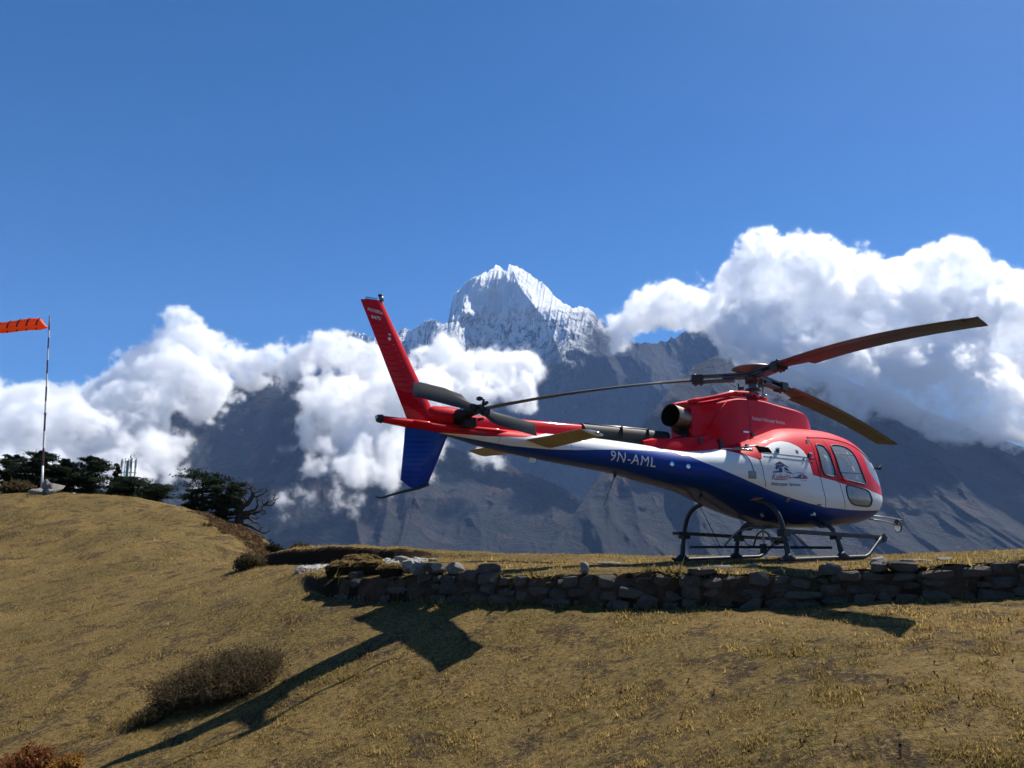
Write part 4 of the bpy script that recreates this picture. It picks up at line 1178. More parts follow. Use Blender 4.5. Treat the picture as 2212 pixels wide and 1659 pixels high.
# cargo swing under the belly
sw = empty('cargo_swing'); sw.parent = heli
MB().tube([(-.86, .9, .25), (-.4, .5, .24), (.54, -.9, .20)], .022, 8).build('swing_bar', M_SKID, sw, True)
for a, b in (((-.05, 0, .58), (-.45, .55, .22)), ((-.05, 0, .58), (.35, -.6, .2)), ((-.05, 0, .56), (-.05, -.02, .14)), ((-.05, 0, .5), (-.5, -.55, .24)), ((-.05, 0, .5), (.4, .55, .22))):
    MB().tube(arc([a, ((a[0] + b[0]) / 2, (a[1] + b[1]) / 2, max(a[2], b[2]) - .06), b], 8), .017, 8).build('swing_strut', M_GREY, sw, True)
hk = MB().box((-.05, 0, .2), (.09, .08, .16)).build('cargo_hook', M_BLACK, sw)
MB().tube([(-.05, 0, .13), (.02, 0, .08), (-.02, 0, .05)], .014, 8).build('hook_jaw', M_CHROME, hk, True)
MB().box((-.02, -.02, .56), (.3, .2, .06)).build('swing_mount', M_DARK, sw)
for a, b in (((-.75, .72, .95), (-.48, .55, .24)), ((-.1, -.05, .58), (-.45, -.5, .24)), ((.4, -.1, .56), (.1, -.55, .22))):
    MB().tube([a, b], .006, 6).build('swing_cable', M_BLACK, sw)
MB().tube(arc([(-.5, .1, .5), (-.35, .1, .28), (-.1, .05, .22)], 10), .007, 6).build('hose', M_BLACK, sw, True)
MB().tube([(-.45, -.3, .80), (-.45, -.33, .71)], [.02, .032], 10).build('belly_light', M_GREY, heli, True)
MB().tube([(-1.65, -.1, 1.07), (-1.72, -.1, .98)], .016, 8).build('belly_drain', M_DARK, heli, True)
MB().tube([(.0, -.62, .79), (.0, -.66, .76)], .022, 10).build('tie_down_ring', M_CHROME, heli, True)

# ---- nose mirror on its tube frame
fr = empty('mirror_frame'); fr.parent = heli
MB().tube(arc([(2.98, -.12, 1.32), (3.3, -.28, 1.06), (3.66, -.45, .80), (3.70, -.46, .74), (3.68, -.45, .66)], 20), .010, 8).build('frame_tube', M_GREY, fr, True)
MB().tube([(2.78, -.12, .78), (3.2, -.3, .74), (3.68, -.45, .67)], .012, 8).build('frame_tube', M_GREY, fr, True)
MB().tube([(2.55, -.35, .70), (3.0, -.42, .66), (3.5, -.45, .58)], .012, 8).build('frame_tube', M_GREY, fr, True)
MB().loft([[Vector((3.47 + dx, -.46 + .085 * s * math.cos(a) * .9, .56 + .125 * s * math.sin(a))) for a in np.linspace(0, 2 * math.pi, 20, endpoint=False)] for dx, s in ((.05, .55), (.03, .92), (.0, 1.0), (-.012, 1.0))]).build('mirror_shell', M_BLACK, fr, angle=.7)
MB().loft([[Vector((3.456 + dx, -.46 + .075 * s * math.cos(a) * .9, .56 + .112 * s * math.sin(a))) for a in np.linspace(0, 2 * math.pi, 20, endpoint=False)] for dx, s in ((0, 1.0), (-.006, .98))]).build('mirror_glass', M_CHROME, fr)
# antennas and small fittings
MB().tube([(1.37, 0, 2.28), (1.18, 0, 2.63)], [.009, .004], 6).build('whip_antenna', M_DARK, heli, True)
MB().tube([(-3.4, 0, 1.33), (-3.41, 0, 1.28)], [.03, .018], 8).build('antenna_foot', M_DARK, heli, True)
MB().tube([(-3.41, 0, 1.29), (-3.65, 0, .86)], [.007, .004], 6).build('belly_antenna', M_DARK, heli, True)
MB().loft([[Vector((-4.90 - .03 * k + dx, dy, 1.5 - .07 * k)) for dx, dy in ((.05, 0), (0, .012), (-.06, 0), (0, -.012))] for k in (0, 1)]).build('blade_antenna', M_WHITE, heli)
MB().tube([(2.58, -.58, 1.62), (2.72, -.64, 1.60), (2.74, -.66, 1.66)], [.012, .03, .02], 8).build('side_mirror', M_BLACK, heli, True)
MB().tube([(-1.42, -.6, 1.76), (-1.2, -.72, 1.78), (-1.05, -.79, 1.80)], .012, 6).build('side_rail', M_GREY, heli, True)

# ---- lettering and badges
def lettering(txt, origin, uaxis, vaxis, height, surf, mat, name, parent, shear=0.0, width=None, bold=0.0, spacing=1.0, sub=1):
    cu = bpy.data.curves.new('lettering', 'FONT')
    cu.body = txt; cu.size = 1.0; cu.shear = shear; cu.offset = bold; cu.space_character = spacing; cu.resolution_u = 3
    ob = bpy.data.objects.new('lettering', cu)
    me = bpy.data.meshes.new_from_object(ob)
    bpy.data.objects.remove(ob); bpy.data.curves.remove(cu)
    bm = bmesh.new(); bm.from_mesh(me)
    bmesh.ops.triangulate(bm, faces=bm.faces)
    for _ in range(sub):
        bmesh.ops.subdivide_edges(bm, edges=[e for e in bm.edges if e.calc_length() > 0.12], cuts=1)
        bmesh.ops.triangulate(bm, faces=bm.faces)
    us = [v.co.x for v in bm.verts]; vs = [v.co.y for v in bm.verts]
    u0, u1, v0, v1 = min(us), max(us), 0.0, 0.72
    sx = (width / (u1 - u0)) if width else height / (v1 - v0)
    sy = height / (v1 - v0)
    for v in bm.verts:
        a, b = (v.co.x - u0) * sx, (v.co.y - v0) * sy
        x = origin[0] + uaxis[0] * a + vaxis[0] * b
        z = origin[1] + uaxis[1] * a + vaxis[1] * b
        v.co = Vector((x, -(surf(x, z) + 0.006), z))
    bm.to_mesh(me); bm.free()
    me.materials.append(mat)
    me.name = name
    o = bpy.data.objects.new(name, me); COL.objects.link(o); o.parent = parent
    return o
_sb = lambda x, z: float(body_y(np.array(x), np.array(z)))
_sc = lambda x, z: cowl_y(x, z) + 0.004
def _sf(x, z):
    return 0.055
lettering('9N-AML', (-3.775, 1.485), (.996, -.085), (0, 1), .145, _sb, M_TEXTW, 'registration_lettering', heli, width=.83, spacing=1.15)
lettering('Kailash', (-.885, 1.262), (1, .0), (0, 1), .105, _sb, M_TEXTR, 'company_lettering', heli, shear=.45, width=.37)
lettering('Helicopter Services', (-.885, 1.175), (1, .0), (0, 1), .06, _sb, M_TEXTG, 'company_lettering', heli, width=.66, bold=.004)
lettering('Kailash Helicopter Services', (-.70, 2.275), (1, .0), (0, 1), .062, _sc, M_TEXTW, 'company_lettering', cowl, width=.93)
lettering('DANGER', (-6.03, 1.725), (.99, -.06), (0, 1), .05, _sb, M_TEXTG, 'warning_lettering', heli, width=.22, bold=.01)
lettering('AS350B3e', (-7.44, 3.155), (.99, -.1), (-.12, 1), .042, lambda x, z: .046, M_TEXTW, 'type_lettering', fin, width=.21, bold=.004)
lettering('8470', (-7.385, 3.065), (.99, -.06), (-.12, 1), .042, lambda x, z: .047, M_TEXTW, 'type_lettering', fin, width=.125, bold=.004)
def badge(polys, mat, name, surf, parent):
    mb = MB()
    for poly in polys:
        n = len(poly); c = (sum(p[0] for p in poly) / n, sum(p[1] for p in poly) / n)
        pts = list(poly) + [c]
        mb.add([Vector((x, -(surf(x, z) + .0045), z)) for x, z in pts], [(i, (i + 1) % n, n) for i in range(n)])
    return mb.build(name, mat, parent)
badge([[(-.84, 1.395), (-.68, 1.41), (-.66, 1.385), (-.84, 1.372)], [(-.78, 1.43), (-.75, 1.50), (-.6, 1.505), (-.55, 1.49), (-.62, 1.47), (-.7, 1.475), (-.745, 1.425)],
       disc_poly(-.66, 1.425, .045, 10), [(-.58, 1.47), (-.5, 1.46), (-.45, 1.41), (-.56, 1.42)], [(-.6, 1.405), (-.44, 1.395), (-.34, 1.36), (-.42, 1.37), (-.52, 1.385)], [(-.54, 1.49), (-.46, 1.48), (-.44, 1.465), (-.53, 1.475)]], M_TEXTN, 'mountain_emblem', _sb, heli)
badge([[(-.78, 1.51), (-.635, 1.565), (-.45, 1.47), (-.455, 1.465), (-.635, 1.558), (-.775, 1.504)]], M_TEXTG, 'mountain_emblem', _sb, heli)
badge([[(-.47, 1.315), (-.28, 1.325), (-.22, 1.36), (-.15, 1.37), (-.2, 1.30), (-.28, 1.295)], [(-.35, 1.40), (-.18, 1.387), (-.02, 1.40), (-.18, 1.38)], [(-.2, 1.262), (-.06, 1.268), (-.04, 1.278), (-.06, 1.272), (-.2, 1.267)]], M_TEXTN, 'helicopter_emblem', _sb, heli)
badge([[(-.51, 1.35), (-.49, 1.35), (-.46, 1.32), (-.44, 1.31), (-.47, 1.275), (-.475, 1.31)], [(-.16, 1.372), (-.08, 1.362), (-.01, 1.32), (-.03, 1.30), (-.2, 1.295), (-.24, 1.305), (-.14, 1.32), (-.1, 1.345)]], M_TEXTR, 'helicopter_emblem', _sb, heli)
badge([[(-7.165, 2.905), (-7.15, 2.885), (-7.13, 2.885), (-7.115, 2.905), (-7.135, 2.895), (-7.14, 2.915), (-7.145, 2.895)], disc_poly(-7.14, 2.84, .021, 12)], M_TEXTW, 'sun_and_moon_emblem', lambda x, z: .052, fin)
MB().tube([(-6.26, -.165, 1.755), (-6.1, -.185, 1.752)], .006, 5).build('arrow_mark', M_BLACK, heli)

# ------------------------------------------------------------------ mountains
def mountain_material(name, snow_z, snow_w, brown, snow_on=True, patch=0.5):
    m, g, b = new_mat(name)
    tc = g.N.new('ShaderNodeTexCoord').outputs['Object']
    geo = g.N.new('ShaderNodeNewGeometry')
    sep = g.N.new('ShaderNodeSeparateXYZ'); g.L.new(tc, sep.inputs[0])
    nrm = g.N.new('ShaderNodeSeparateXYZ'); g.L.new(geo.outputs['Normal'], nrm.inputs[0])
    n_big = g.noise(tc, 1 / 900, 6, 0.6, 0.4); n_mid = g.noise(tc, 1 / 220, 7, 0.66, 0.6); n_fine = g.noise(tc, 1 / 45, 7, 0.7)
    streak = g.noise(g.scale_vec(tc, (1.0, 1.0, 0.25)), 1 / 90, 6, 0.65, 0.8)
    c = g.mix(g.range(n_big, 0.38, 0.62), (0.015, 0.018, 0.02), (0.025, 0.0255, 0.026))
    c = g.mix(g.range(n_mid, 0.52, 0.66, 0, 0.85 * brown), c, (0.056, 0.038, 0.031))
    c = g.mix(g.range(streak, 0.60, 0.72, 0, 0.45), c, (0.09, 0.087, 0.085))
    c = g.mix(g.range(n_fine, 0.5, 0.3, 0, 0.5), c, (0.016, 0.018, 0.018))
    if snow_on:
        lvl = g.math('ADD', sep.outputs[2], g.math('MULTIPLY', g.math('SUBTRACT', n_mid, 0.5), 900.0))
        lvl = g.math('ADD', lvl, g.math('MULTIPLY', g.math('SUBTRACT', streak, 0.5), 700.0))
        lvl = g.math('SUBTRACT', lvl, g.range(sep.outputs[0], 450, 1050, 0, 750))
        hi = g.range(lvl, snow_z - snow_w, snow_z + snow_w)
        # bare rock shows through in broken bands
        rock = g.range(g.noise(g.scale_vec(tc, (1.0, 1.0, 0.7)), 1 / 75, 8, 0.74, 0.25), 0.5, 0.555)
        up = g.range(sep.outputs[2], snow_z + 350, snow_z + 700)
        rock = g.math('MULTIPLY', rock, g.math('SUBTRACT', 1.0, g.math('MULTIPLY', up, 0.9)))
        snow = g.math('MULTIPLY', hi, g.math('SUBTRACT', 1.0, g.math('MULTIPLY', rock, patch)))
        c = g.mix(snow, c, (0.86, 0.87, 0.88))
    g.L.new(c, b.inputs['Base Color'])
    b.inputs['Roughness'].default_value = 0.9
    b.inputs['Specular IOR Level'].default_value = 0.1
    h = g.math('ADD', g.math('MULTIPLY', n_mid, 3.0), n_fine)
    g.L.new(g.bump(h, 0.6, 50.0), b.inputs['Normal'])
    return m

def relief(name, sky, rows, top_D, bot_D, seed, amp, wl, mat, bottom=1330, cols=None, ridges=(), jag=3.0, flute=0.0, gamma=0.85, smooth=True):
    """mountain flank: sky = skyline points (px,py); the flank comes forward from top_D to bot_D as it descends"""
    px = np.linspace(sky[0][0], sky[-1][0], cols)
    f = np.interp(px, [p[0] for p in sky], [p[1] for p in sky])
    f = f + jag * (ridged(px / 14.0, px * 0 + seed, 5, seed) - 0.4) * -1.6 + jag * 0.6 * fbm(px / 5.0, px * 0 + 2.0, 3, seed + 3)
    t = np.linspace(0, 1, rows) ** 1.15
    PX = np.repeat(px[:, None], rows, 1)
    PY = f[:, None] + (bottom - f[:, None]) * t[None]
    T = np.repeat(t[None], len(px), 0)
    hgt = np.clip((PY - 560) / (bottom - 560), 0, 1)                 # same height, same distance
    D = top_D + (bot_D - top_D) * hgt ** gamma
    k = 1737.0
    wx = (PX - 1106) / k * D; wz = (1170 - PY) / k * D
    warp = 0.35 * wl * fbm(wx / wl * 0.8, wz / wl * 0.8, 3, seed + 9)
    r1 = ridged((wx + warp) / wl, wz / wl * 0.42, 6, seed)
    r2 = ridged((wx + 0.6 * warp) / (wl * 0.31), wz / (wl * 0.6), 5, seed + 5)
    env = 0.25 + 0.75 * sstep(0.0, 0.18, T)
    D = D - amp * env * (r1 - 0.35) - amp * 0.34 * env * (r2 - 0.35)
    for (pts, depth, wid, lwid) in ridges:
        rx = np.interp(PY, [p[1] for p in pts], [p[0] for p in pts])
        on = sstep(pts[0][1] - 25, pts[0][1] + 15, PY) * sstep(pts[-1][1] + 60, pts[-1][1] - 20, PY)
        D = D - depth * on * np.maximum(0, 1 - np.abs(PX - rx) / np.where(PX > rx, wid, lwid))
    if flute:
        hi = sstep(820, 640, PY)
        D = D - flute * hi * ridged(PX / 9.0 + 0.02 * PY, PY / 90.0, 4, seed + 21)
    kk = 2212.0 / 4096.0 * FOC
    a = (PX - 1106) / kk; bb = (829.5 - PY) / kk
    vx = _fw.x + _rt.x * a + _up.x * bb; vy = _fw.y + _rt.y * a + _up.y * bb; vz = _fw.z + _rt.z * a + _up.z * bb
    V = np.stack([vx / vy * D, D, vz / vy * D + CZ], -1)
    # far side, falling away behind the crest
    back = [V[:, 0] + np.array([0, 350 * q, -420 * q])[None] for q in (2.0, 1.0)]
    V = np.concatenate([back[0][:, None], back[1][:, None], V], 1)
    n, mrows = V.shape[:2]
    i = np.arange(n - 1)[:, None] * mrows + np.arange(mrows - 1)[None]
    F = np.stack([i, i + 1, i + mrows + 1, i + mrows], -1).reshape(-1, 4)
    o = np_mesh(name, V.reshape(-1, 3), F, mat, smooth=smooth)
    o['kind'] = 'structure'
    return o

MAT_PEAK = mountain_material('snow_peak', 1750, 420, 0.25, True, 0.85)
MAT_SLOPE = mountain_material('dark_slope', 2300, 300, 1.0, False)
peak = relief('snow_mountain', [(560, 800), (640, 775), (735, 722), (752, 715), (768, 716), (790, 724), (812, 735), (850, 722), (868, 708), (888, 712), (905, 703), (925, 690), (940, 688), (958, 700), (968, 690), (974, 655), (980, 634), (990, 625), (1006, 611), (1022, 601), (1036, 592), (1052, 589), (1062, 581), (1072, 571), (1078, 571), (1088, 582), (1096, 584), (1102, 570), (1108, 571), (1124, 580), (1142, 592), (1160, 603), (1175, 612), (1196, 636), (1216, 652), (1228, 660), (1246, 664), (1258, 660), (1272, 664), (1286, 678), (1300, 697), (1330, 722), (1370, 742), (1420, 740), (1462, 727), (1490, 712), (1525, 705), (1560, 728), (1620, 760), (1700, 800)],
              360, 9300, 5600, 41, 800, 900, MAT_PEAK, 1330, 1000,
              ridges=[([(1104, 572), (1122, 620), (1150, 655), (1176, 690), (1225, 800)], 1000, 120, 300), ([(1034, 590), (1010, 640), (985, 700), (965, 760)], 420, 80, 60), ([(940, 690), (955, 740), (975, 800)], 500, 60, 60), ([(1262, 662), (1300, 740), (1340, 840)], 450, 130, 110)], jag=4.5, flute=70)
tag(peak, 'jagged snow covered peak rising above the clouds', 'mountain')
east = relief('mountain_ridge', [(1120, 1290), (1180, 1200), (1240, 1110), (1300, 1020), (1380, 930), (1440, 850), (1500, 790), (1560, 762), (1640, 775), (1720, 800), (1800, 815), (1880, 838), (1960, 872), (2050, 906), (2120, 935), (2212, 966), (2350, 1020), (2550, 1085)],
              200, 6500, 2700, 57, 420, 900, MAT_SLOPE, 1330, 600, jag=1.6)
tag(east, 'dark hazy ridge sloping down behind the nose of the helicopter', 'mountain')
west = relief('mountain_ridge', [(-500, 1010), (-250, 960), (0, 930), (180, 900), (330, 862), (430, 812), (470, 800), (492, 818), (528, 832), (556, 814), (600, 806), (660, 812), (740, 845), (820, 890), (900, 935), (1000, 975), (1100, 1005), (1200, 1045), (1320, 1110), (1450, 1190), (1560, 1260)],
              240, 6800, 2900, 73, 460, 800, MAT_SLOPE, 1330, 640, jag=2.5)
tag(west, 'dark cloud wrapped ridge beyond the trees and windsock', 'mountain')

# ------------------------------------------------------------------ air between here and the mountains
def haze_box():
    mb = MB().box((0, 4500, 1350), (32000, 17000, 4900))
    m = bpy.data.materials.new('haze'); m.use_nodes = True
    nt = m.node_tree; nt.nodes.clear()
    pv = nt.nodes.new('ShaderNodeVolumePrincipled'); out = nt.nodes.new('ShaderNodeOutputMaterial')
    nt.links.new(pv.outputs[0], out.inputs['Volume'])
    pv.inputs['Color'].default_value = (0.32, 0.54, 1.0, 1)
    pv.inputs['Density'].default_value = 3.0e-5
    pv.inputs['Anisotropy'].default_value = 0.0
    return tag(mb.build('haze', m), 'thin blue mountain haze filling the valley', 'haze', kind='stuff')
haze_box()

# ------------------------------------------------------------------ clouds lying against the mountains
def cloud_material():
    m = bpy.data.materials.new('cloud'); m.use_nodes = True
    nt = m.node_tree; nt.nodes.clear()
    pv = nt.nodes.new('ShaderNodeVolumePrincipled'); out = nt.nodes.new('ShaderNodeOutputMaterial')
    nt.links.new(pv.outputs[0], out.inputs['Volume'])
    pv.inputs['Color'].default_value = (1, 1, 1, 1)
    pv.inputs['Density'].default_value = 0.028
    pv.inputs['Anisotropy'].default_value = 0.45
    return m
MAT_CLOUD = cloud_material()

def cloud(blobs, vox, label, amp=420.0, fine=110.0, soft=28.0, seed=0.0, merge=110.0):
    bl = [(at(x, y, D), r * D / 1737.0) for x, y, r, D in blobs]
    pad = 60
    lo = Vector([min(c[i] - r for c, r in bl) - pad for i in range(3)]); hi = Vector([max(c[i] + r for c, r in bl) + pad for i in range(3)])
    me = bpy.data.meshes.new('cloud'); o = bpy.data.objects.new('cloud', me); COL.objects.link(o)
    ng = bpy.data.node_groups.new('cloud_field', 'GeometryNodeTree')
    ng.interface.new_socket('Geometry', in_out='OUTPUT', socket_type='NodeSocketGeometry')
    g = NG(ng)
    pos = g.N.new('GeometryNodeInputPosition').outputs[0]
    off = g.N.new('ShaderNodeVectorMath'); off.operation = 'ADD'; g.L.new(pos, off.inputs[0]); off.inputs[1].default_value = (seed * 731, seed * 517, seed * 311)
    sd = None
    for c, r in bl:
        n = g.N.new('ShaderNodeVectorMath'); n.operation = 'DISTANCE'; g.L.new(pos, n.inputs[0]); n.inputs[1].default_value = c
        s = g.math('SUBTRACT', n.outputs['Value'], r)
        sd = s if sd is None else g.math('SMOOTH_MIN', sd, s, merge)
    n1 = g.noise(off.outputs[0], 1 / 420.0, 2, 0.6)
    n2 = g.noise(off.outputs[0], 1 / 90.0, 4, 0.72)
    e = g.math('ADD', sd, g.math('MULTIPLY', g.math('SUBTRACT', n1, 0.47), amp))
    e = g.math('ADD', e, g.math('MULTIPLY', g.math('SUBTRACT', n2, 0.47), fine * 2.6))
    shell = g.range(e, soft * 0.6, -soft)
    core = g.range(e, -26, -72, 1.0, 0.035)
    den = g.math('ADD', g.math('MULTIPLY', shell, core), g.range(e, 42, 4, 0.0, 0.028))
    vc = g.N.new('GeometryNodeVolumeCube')
    g.L.new(den, vc.inputs['Density']); vc.inputs['Min'].default_value = lo; vc.inputs['Max'].default_value = hi
    for i, ax in enumerate('XYZ'): vc.inputs['Resolution ' + ax].default_value = max(8, int((hi[i] - lo[i]) / vox))
    sm = g.N.new('GeometryNodeSetMaterial'); g.L.new(vc.outputs[0], sm.inputs[0]); sm.inputs['Material'].default_value = MAT_CLOUD
    go = g.N.new('NodeGroupOutput'); g.L.new(sm.outputs[0], go.inputs[0])
    md = o.modifiers.new('cloud_field', 'NODES'); md.node_group = ng
    me.materials.append(MAT_CLOUD)
    return tag(o, label, 'cloud', 'clouds against the mountains', 'stuff')

if BUILD_CLOUDS:
    cloud([(1345, 700, 36, 4900), (1400, 682, 50, 4900), (1452, 655, 46, 4900), (1490, 640, 34, 4900), (1560, 680, 52, 4850), (1610, 640, 66, 4800), (1690, 590, 78, 4800), (1760, 575, 84, 4800), (1840, 590, 78, 4800), (1905, 610, 78, 4800), (1985, 610, 84, 4800), (2065, 590, 74, 4800), (2105, 560, 40, 4800), (2130, 650, 88, 4800), (2200, 720, 110, 4750), (2290, 760, 120, 4700), (1590, 740, 55, 4500), (1570, 800, 36, 4300), (1660, 720, 90, 4650), (1780, 690, 110, 4700), (1900, 710, 110, 4700), (2020, 720, 115, 4700), (1720, 790, 55, 4350), (1850, 800, 62, 4350), (1960, 815, 62, 4300), (2060, 830, 72, 4250), (2150, 860, 80, 4200), (2240, 900, 90, 4100), (1930, 840, 74, 4400), (2030, 868, 70, 4300), (1850, 850, 50, 4300)],
          9.0, 'towering white cumulus bank behind the main rotor', amp=520, fine=120, seed=1.0)
    cloud([(412, 738, 56, 5000), (455, 775, 62, 4950), (370, 770, 52, 4950), (320, 810, 58, 4900), (262, 838, 62, 4900), (205, 872, 62, 4850), (140, 905, 66, 4800), (70, 905, 62, 4750), (10, 862, 46, 4750), (-50, 870, 70, 4750), (400, 850, 80, 4600), (300, 900, 85, 4400), (440, 880, 55, 4500), (200, 950, 85, 4200), (90, 985, 85, 4000), (-20, 985, 85, 4000), (330, 975, 66, 4000), (250, 1020, 62, 3700), (130, 1045, 62, 3500), (370, 1020, 32, 3600), (0, 1050, 62, 3500)],
          9.0, 'white cloud mass over the ridge behind the windsock', amp=520, fine=120, seed=2.3)
    cloud([(545, 790, 34, 5100), (590, 778, 36, 5100), (640, 772, 38, 5050), (690, 762, 36, 5050), (735, 765, 40, 5000), (790, 780, 48, 5000), (850, 800, 50, 5000), (920, 770, 40, 5000), (965, 790, 48, 5000), (1040, 800, 50, 5000), (1105, 800, 48, 5000), (1150, 795, 26, 5000), (690, 840, 52, 4800), (760, 870, 66, 4600), (850, 880, 76, 4500), (940, 870, 70, 4600), (1030, 860, 56, 4700), (1100, 850, 36, 4700), (700, 930, 55, 4400), (780, 960, 66, 4200), (860, 970, 66, 4100), (930, 950, 50, 4200), (690, 1010, 50, 4000), (760, 1035, 52, 3800), (840, 1030, 46, 3800), (660, 1062, 44, 3600), (612, 1080, 38, 3500), (730, 1070, 50, 3500), (790, 1080, 40, 3500), (1000, 900, 40, 4500), (1075, 1000, 26, 4100), (1035, 990, 24, 4200)],
          9.0, 'broken white cloud drifting across the slope behind the tail', amp=480, fine=120, seed=4.1)

# ------------------------------------------------------------------ windsock on its pole
def tint_mat(name, rough=0.85, trans=0.0):
    m, g, b = new_mat(name)
    a = g.N.new('ShaderNodeAttribute'); a.attribute_name = 'tint'
    g.L.new(a.outputs['Color'], b.inputs['Base Color'])
    b.inputs['Roughness'].default_value = rough
    b.inputs['Specular IOR Level'].default_value = 0.15
    if trans:
        tl = g.N.new('ShaderNodeBsdfTranslucent'); g.L.new(a.outputs['Color'], tl.inputs[0])
        mx = g.N.new('ShaderNodeMixShader'); mx.inputs[0].default_value = trans
        out = [n for n in g.N if n.type == 'OUTPUT_MATERIAL'][0]
        g.L.new(b.outputs[0], mx.inputs[1]); g.L.new(tl.outputs[0], mx.inputs[2]); g.L.new(mx.outputs[0], out.inputs[0])
    return m
def tri_mesh(name, T, C, mat, parent=None):
    """T (n,3,3) triangles, C (n,3) colours"""
    n = len(T)
    o = np_mesh(name, np.asarray(T, np.float32).reshape(-1, 3), np.arange(3 * n).reshape(n, 3), mat, parent, smooth=False)
    col = np.ones((n, 3, 4), np.float32); col[:, :, :3] = np.asarray(C)[:, None, :]
    ca = o.data.color_attributes.new('tint', 'FLOAT_COLOR', 'POINT'); ca.data.foreach_set('color', col.ravel())
    return o

M_ORANGE = principled('orange_nylon', (0.85, 0.14, 0.01), 0.6, noise=(3, 0.1))
_b = M_ORANGE.node_tree.nodes['Principled BSDF']
_tl = M_ORANGE.node_tree.nodes.new('ShaderNodeBsdfTranslucent'); _tl.inputs[0].default_value = (0.95, 0.22, 0.01, 1)
_mx = M_ORANGE.node_tree.nodes.new('ShaderNodeMixShader'); _mx.inputs[0].default_value = 0.45
_ou = [n for n in M_ORANGE.node_tree.nodes if n.type == 'OUTPUT_MATERIAL'][0]
M_ORANGE.node_tree.links.new(_b.outputs[0], _mx.inputs[1]); M_ORANGE.node_tree.links.new(_tl.outputs[0], _mx.inputs[2]); M_ORANGE.node_tree.links.new(_mx.outputs[0], _ou.inputs[0])
M_PW = principled('pole_white', (0.6, 0.58, 0.56), 0.5, noise=(4, 0.2))
M_PR = principled('pole_maroon', (0.075, 0.018, 0.022), 0.5, noise=(4, 0.3))
PB = at(91, 1054, 32.0); PB.z = gz(PB.x, PB.y) - 0.05
PT = at(107, 686, 32.0)
sock = empty('windsock', PB)
tag(sock, 'orange windsock on a red and white banded pole atop the knoll', 'windsock')
_L = PT - PB
_cuts = [0, .152, .25, .345, .435, .515, .597, .672, .75, .817, .882, .925, 1.0]
for k in range(len(_cuts) - 1):
    a, b = _L * _cuts[k], _L * _cuts[k + 1]
    r0, r1 = .044 - .02 * _cuts[k], .044 - .02 * _cuts[k + 1]
    MB().tube([a, b], [r0, r1], 10, caps=(k in (0, len(_cuts) - 2))).build('pole_band', M_PW if k % 2 == 0 else M_PR, sock, True)
MB().tube([_L * .435, _L * .45], .045, 10).build('pole_joint', M_PR, sock, True)
MB().tube([_L, _L + Vector((0, 0, .09))], [.02, .012], 8).build('pole_tip', M_DARK, sock, True)
_top = _L + Vector((0, 0, -.42))
_rg = []
_prof = [(0.0, .0, .015), (-.10, .03, .06), (-.20, .10, .13), (-.34, .17, .215), (-.5, .19, .248), (-.9, .17, .25), (-1.3, .14, .245), (-1.7, .10, .235), (-2.1, .06, .22), (-2.6, .0, .19), (-3.1, -.08, .15)]
for i, (dx, dz, r) in enumerate(_prof):
    ring = []
    for k in range(24):
        a = 2 * math.pi * k / 24
        w = 1 + .07 * math.sin(3 * a + i * 1.7) + .04 * math.sin(7 * a + i)
        ring.append(_top + Vector((dx + .03 * math.sin(a * 2 + i), .75 * r * w * math.cos(a) - .1 * dx, dz - .02 + r * w * math.sin(a))))
    _rg.append(ring)
sk = MB().loft(_rg, caps=False).build('sock', M_ORANGE, sock, True)
for dx in (-.42, -.84, -1.26, -1.68, -2.1, -2.5):
    i = np.interp(-dx, [-p[0] for p in _prof], range(len(_prof)))
    dz = np.interp(-dx, [-p[0] for p in _prof], [p[1] for p in _prof]); r = np.interp(-dx, [-p[0] for p in _prof], [p[2] for p in _prof]) * 1.06 + .008
    for a0, a1 in ((math.radians(105), math.radians(205)), (math.radians(232), math.radians(255))):
        secs = []
        for a in np.linspace(a0, a1, 10):
            q = [Vector((dx + e + .06 * math.sin(a), 0, 0)) for e in (-.035, .035)]
            off = Vector((0, -.75 * r * abs(math.cos(a - math.pi)) if True else 0, 0))
            y = .75 * r * math.cos(a); z = r * math.sin(a)
            secs.append([_top + v + Vector((0, y - .1 * dx, dz - .02 + z)) for v in q])
        MB().loft(secs, closed=False, caps=False).build('stripe', M_BLACK, sk, True)
def cairn_rock(px, D, w, h, lab, dz=0.0):
    p = ground_pt(px, D=D); rr = random.Random(int(px * 13))
    o = place_rock('rock', rr.choice(_rm_pale), (p.x, p.y, p.z + h * .4 + dz), (w, w * .8, h), (rr.uniform(-.2, .2), rr.uniform(-.2, .2), rr.uniform(0, 3)))
    tag(o, lab, 'rock', 'rocks piled at the foot of the windsock pole')
cairn_rock(104, 31.6, .85, .42, 'large grey rock leaning on the foot of the windsock pole')
cairn_rock(84, 31.8, .4, .6, 'tall pale rock just left of the windsock pole foot')
cairn_rock(68, 31.3, .7, .25, 'low flat rock beside the windsock pole on its open side')
cairn_rock(92, 31.2, .35, .25, 'small rock wedged in front of the windsock pole')

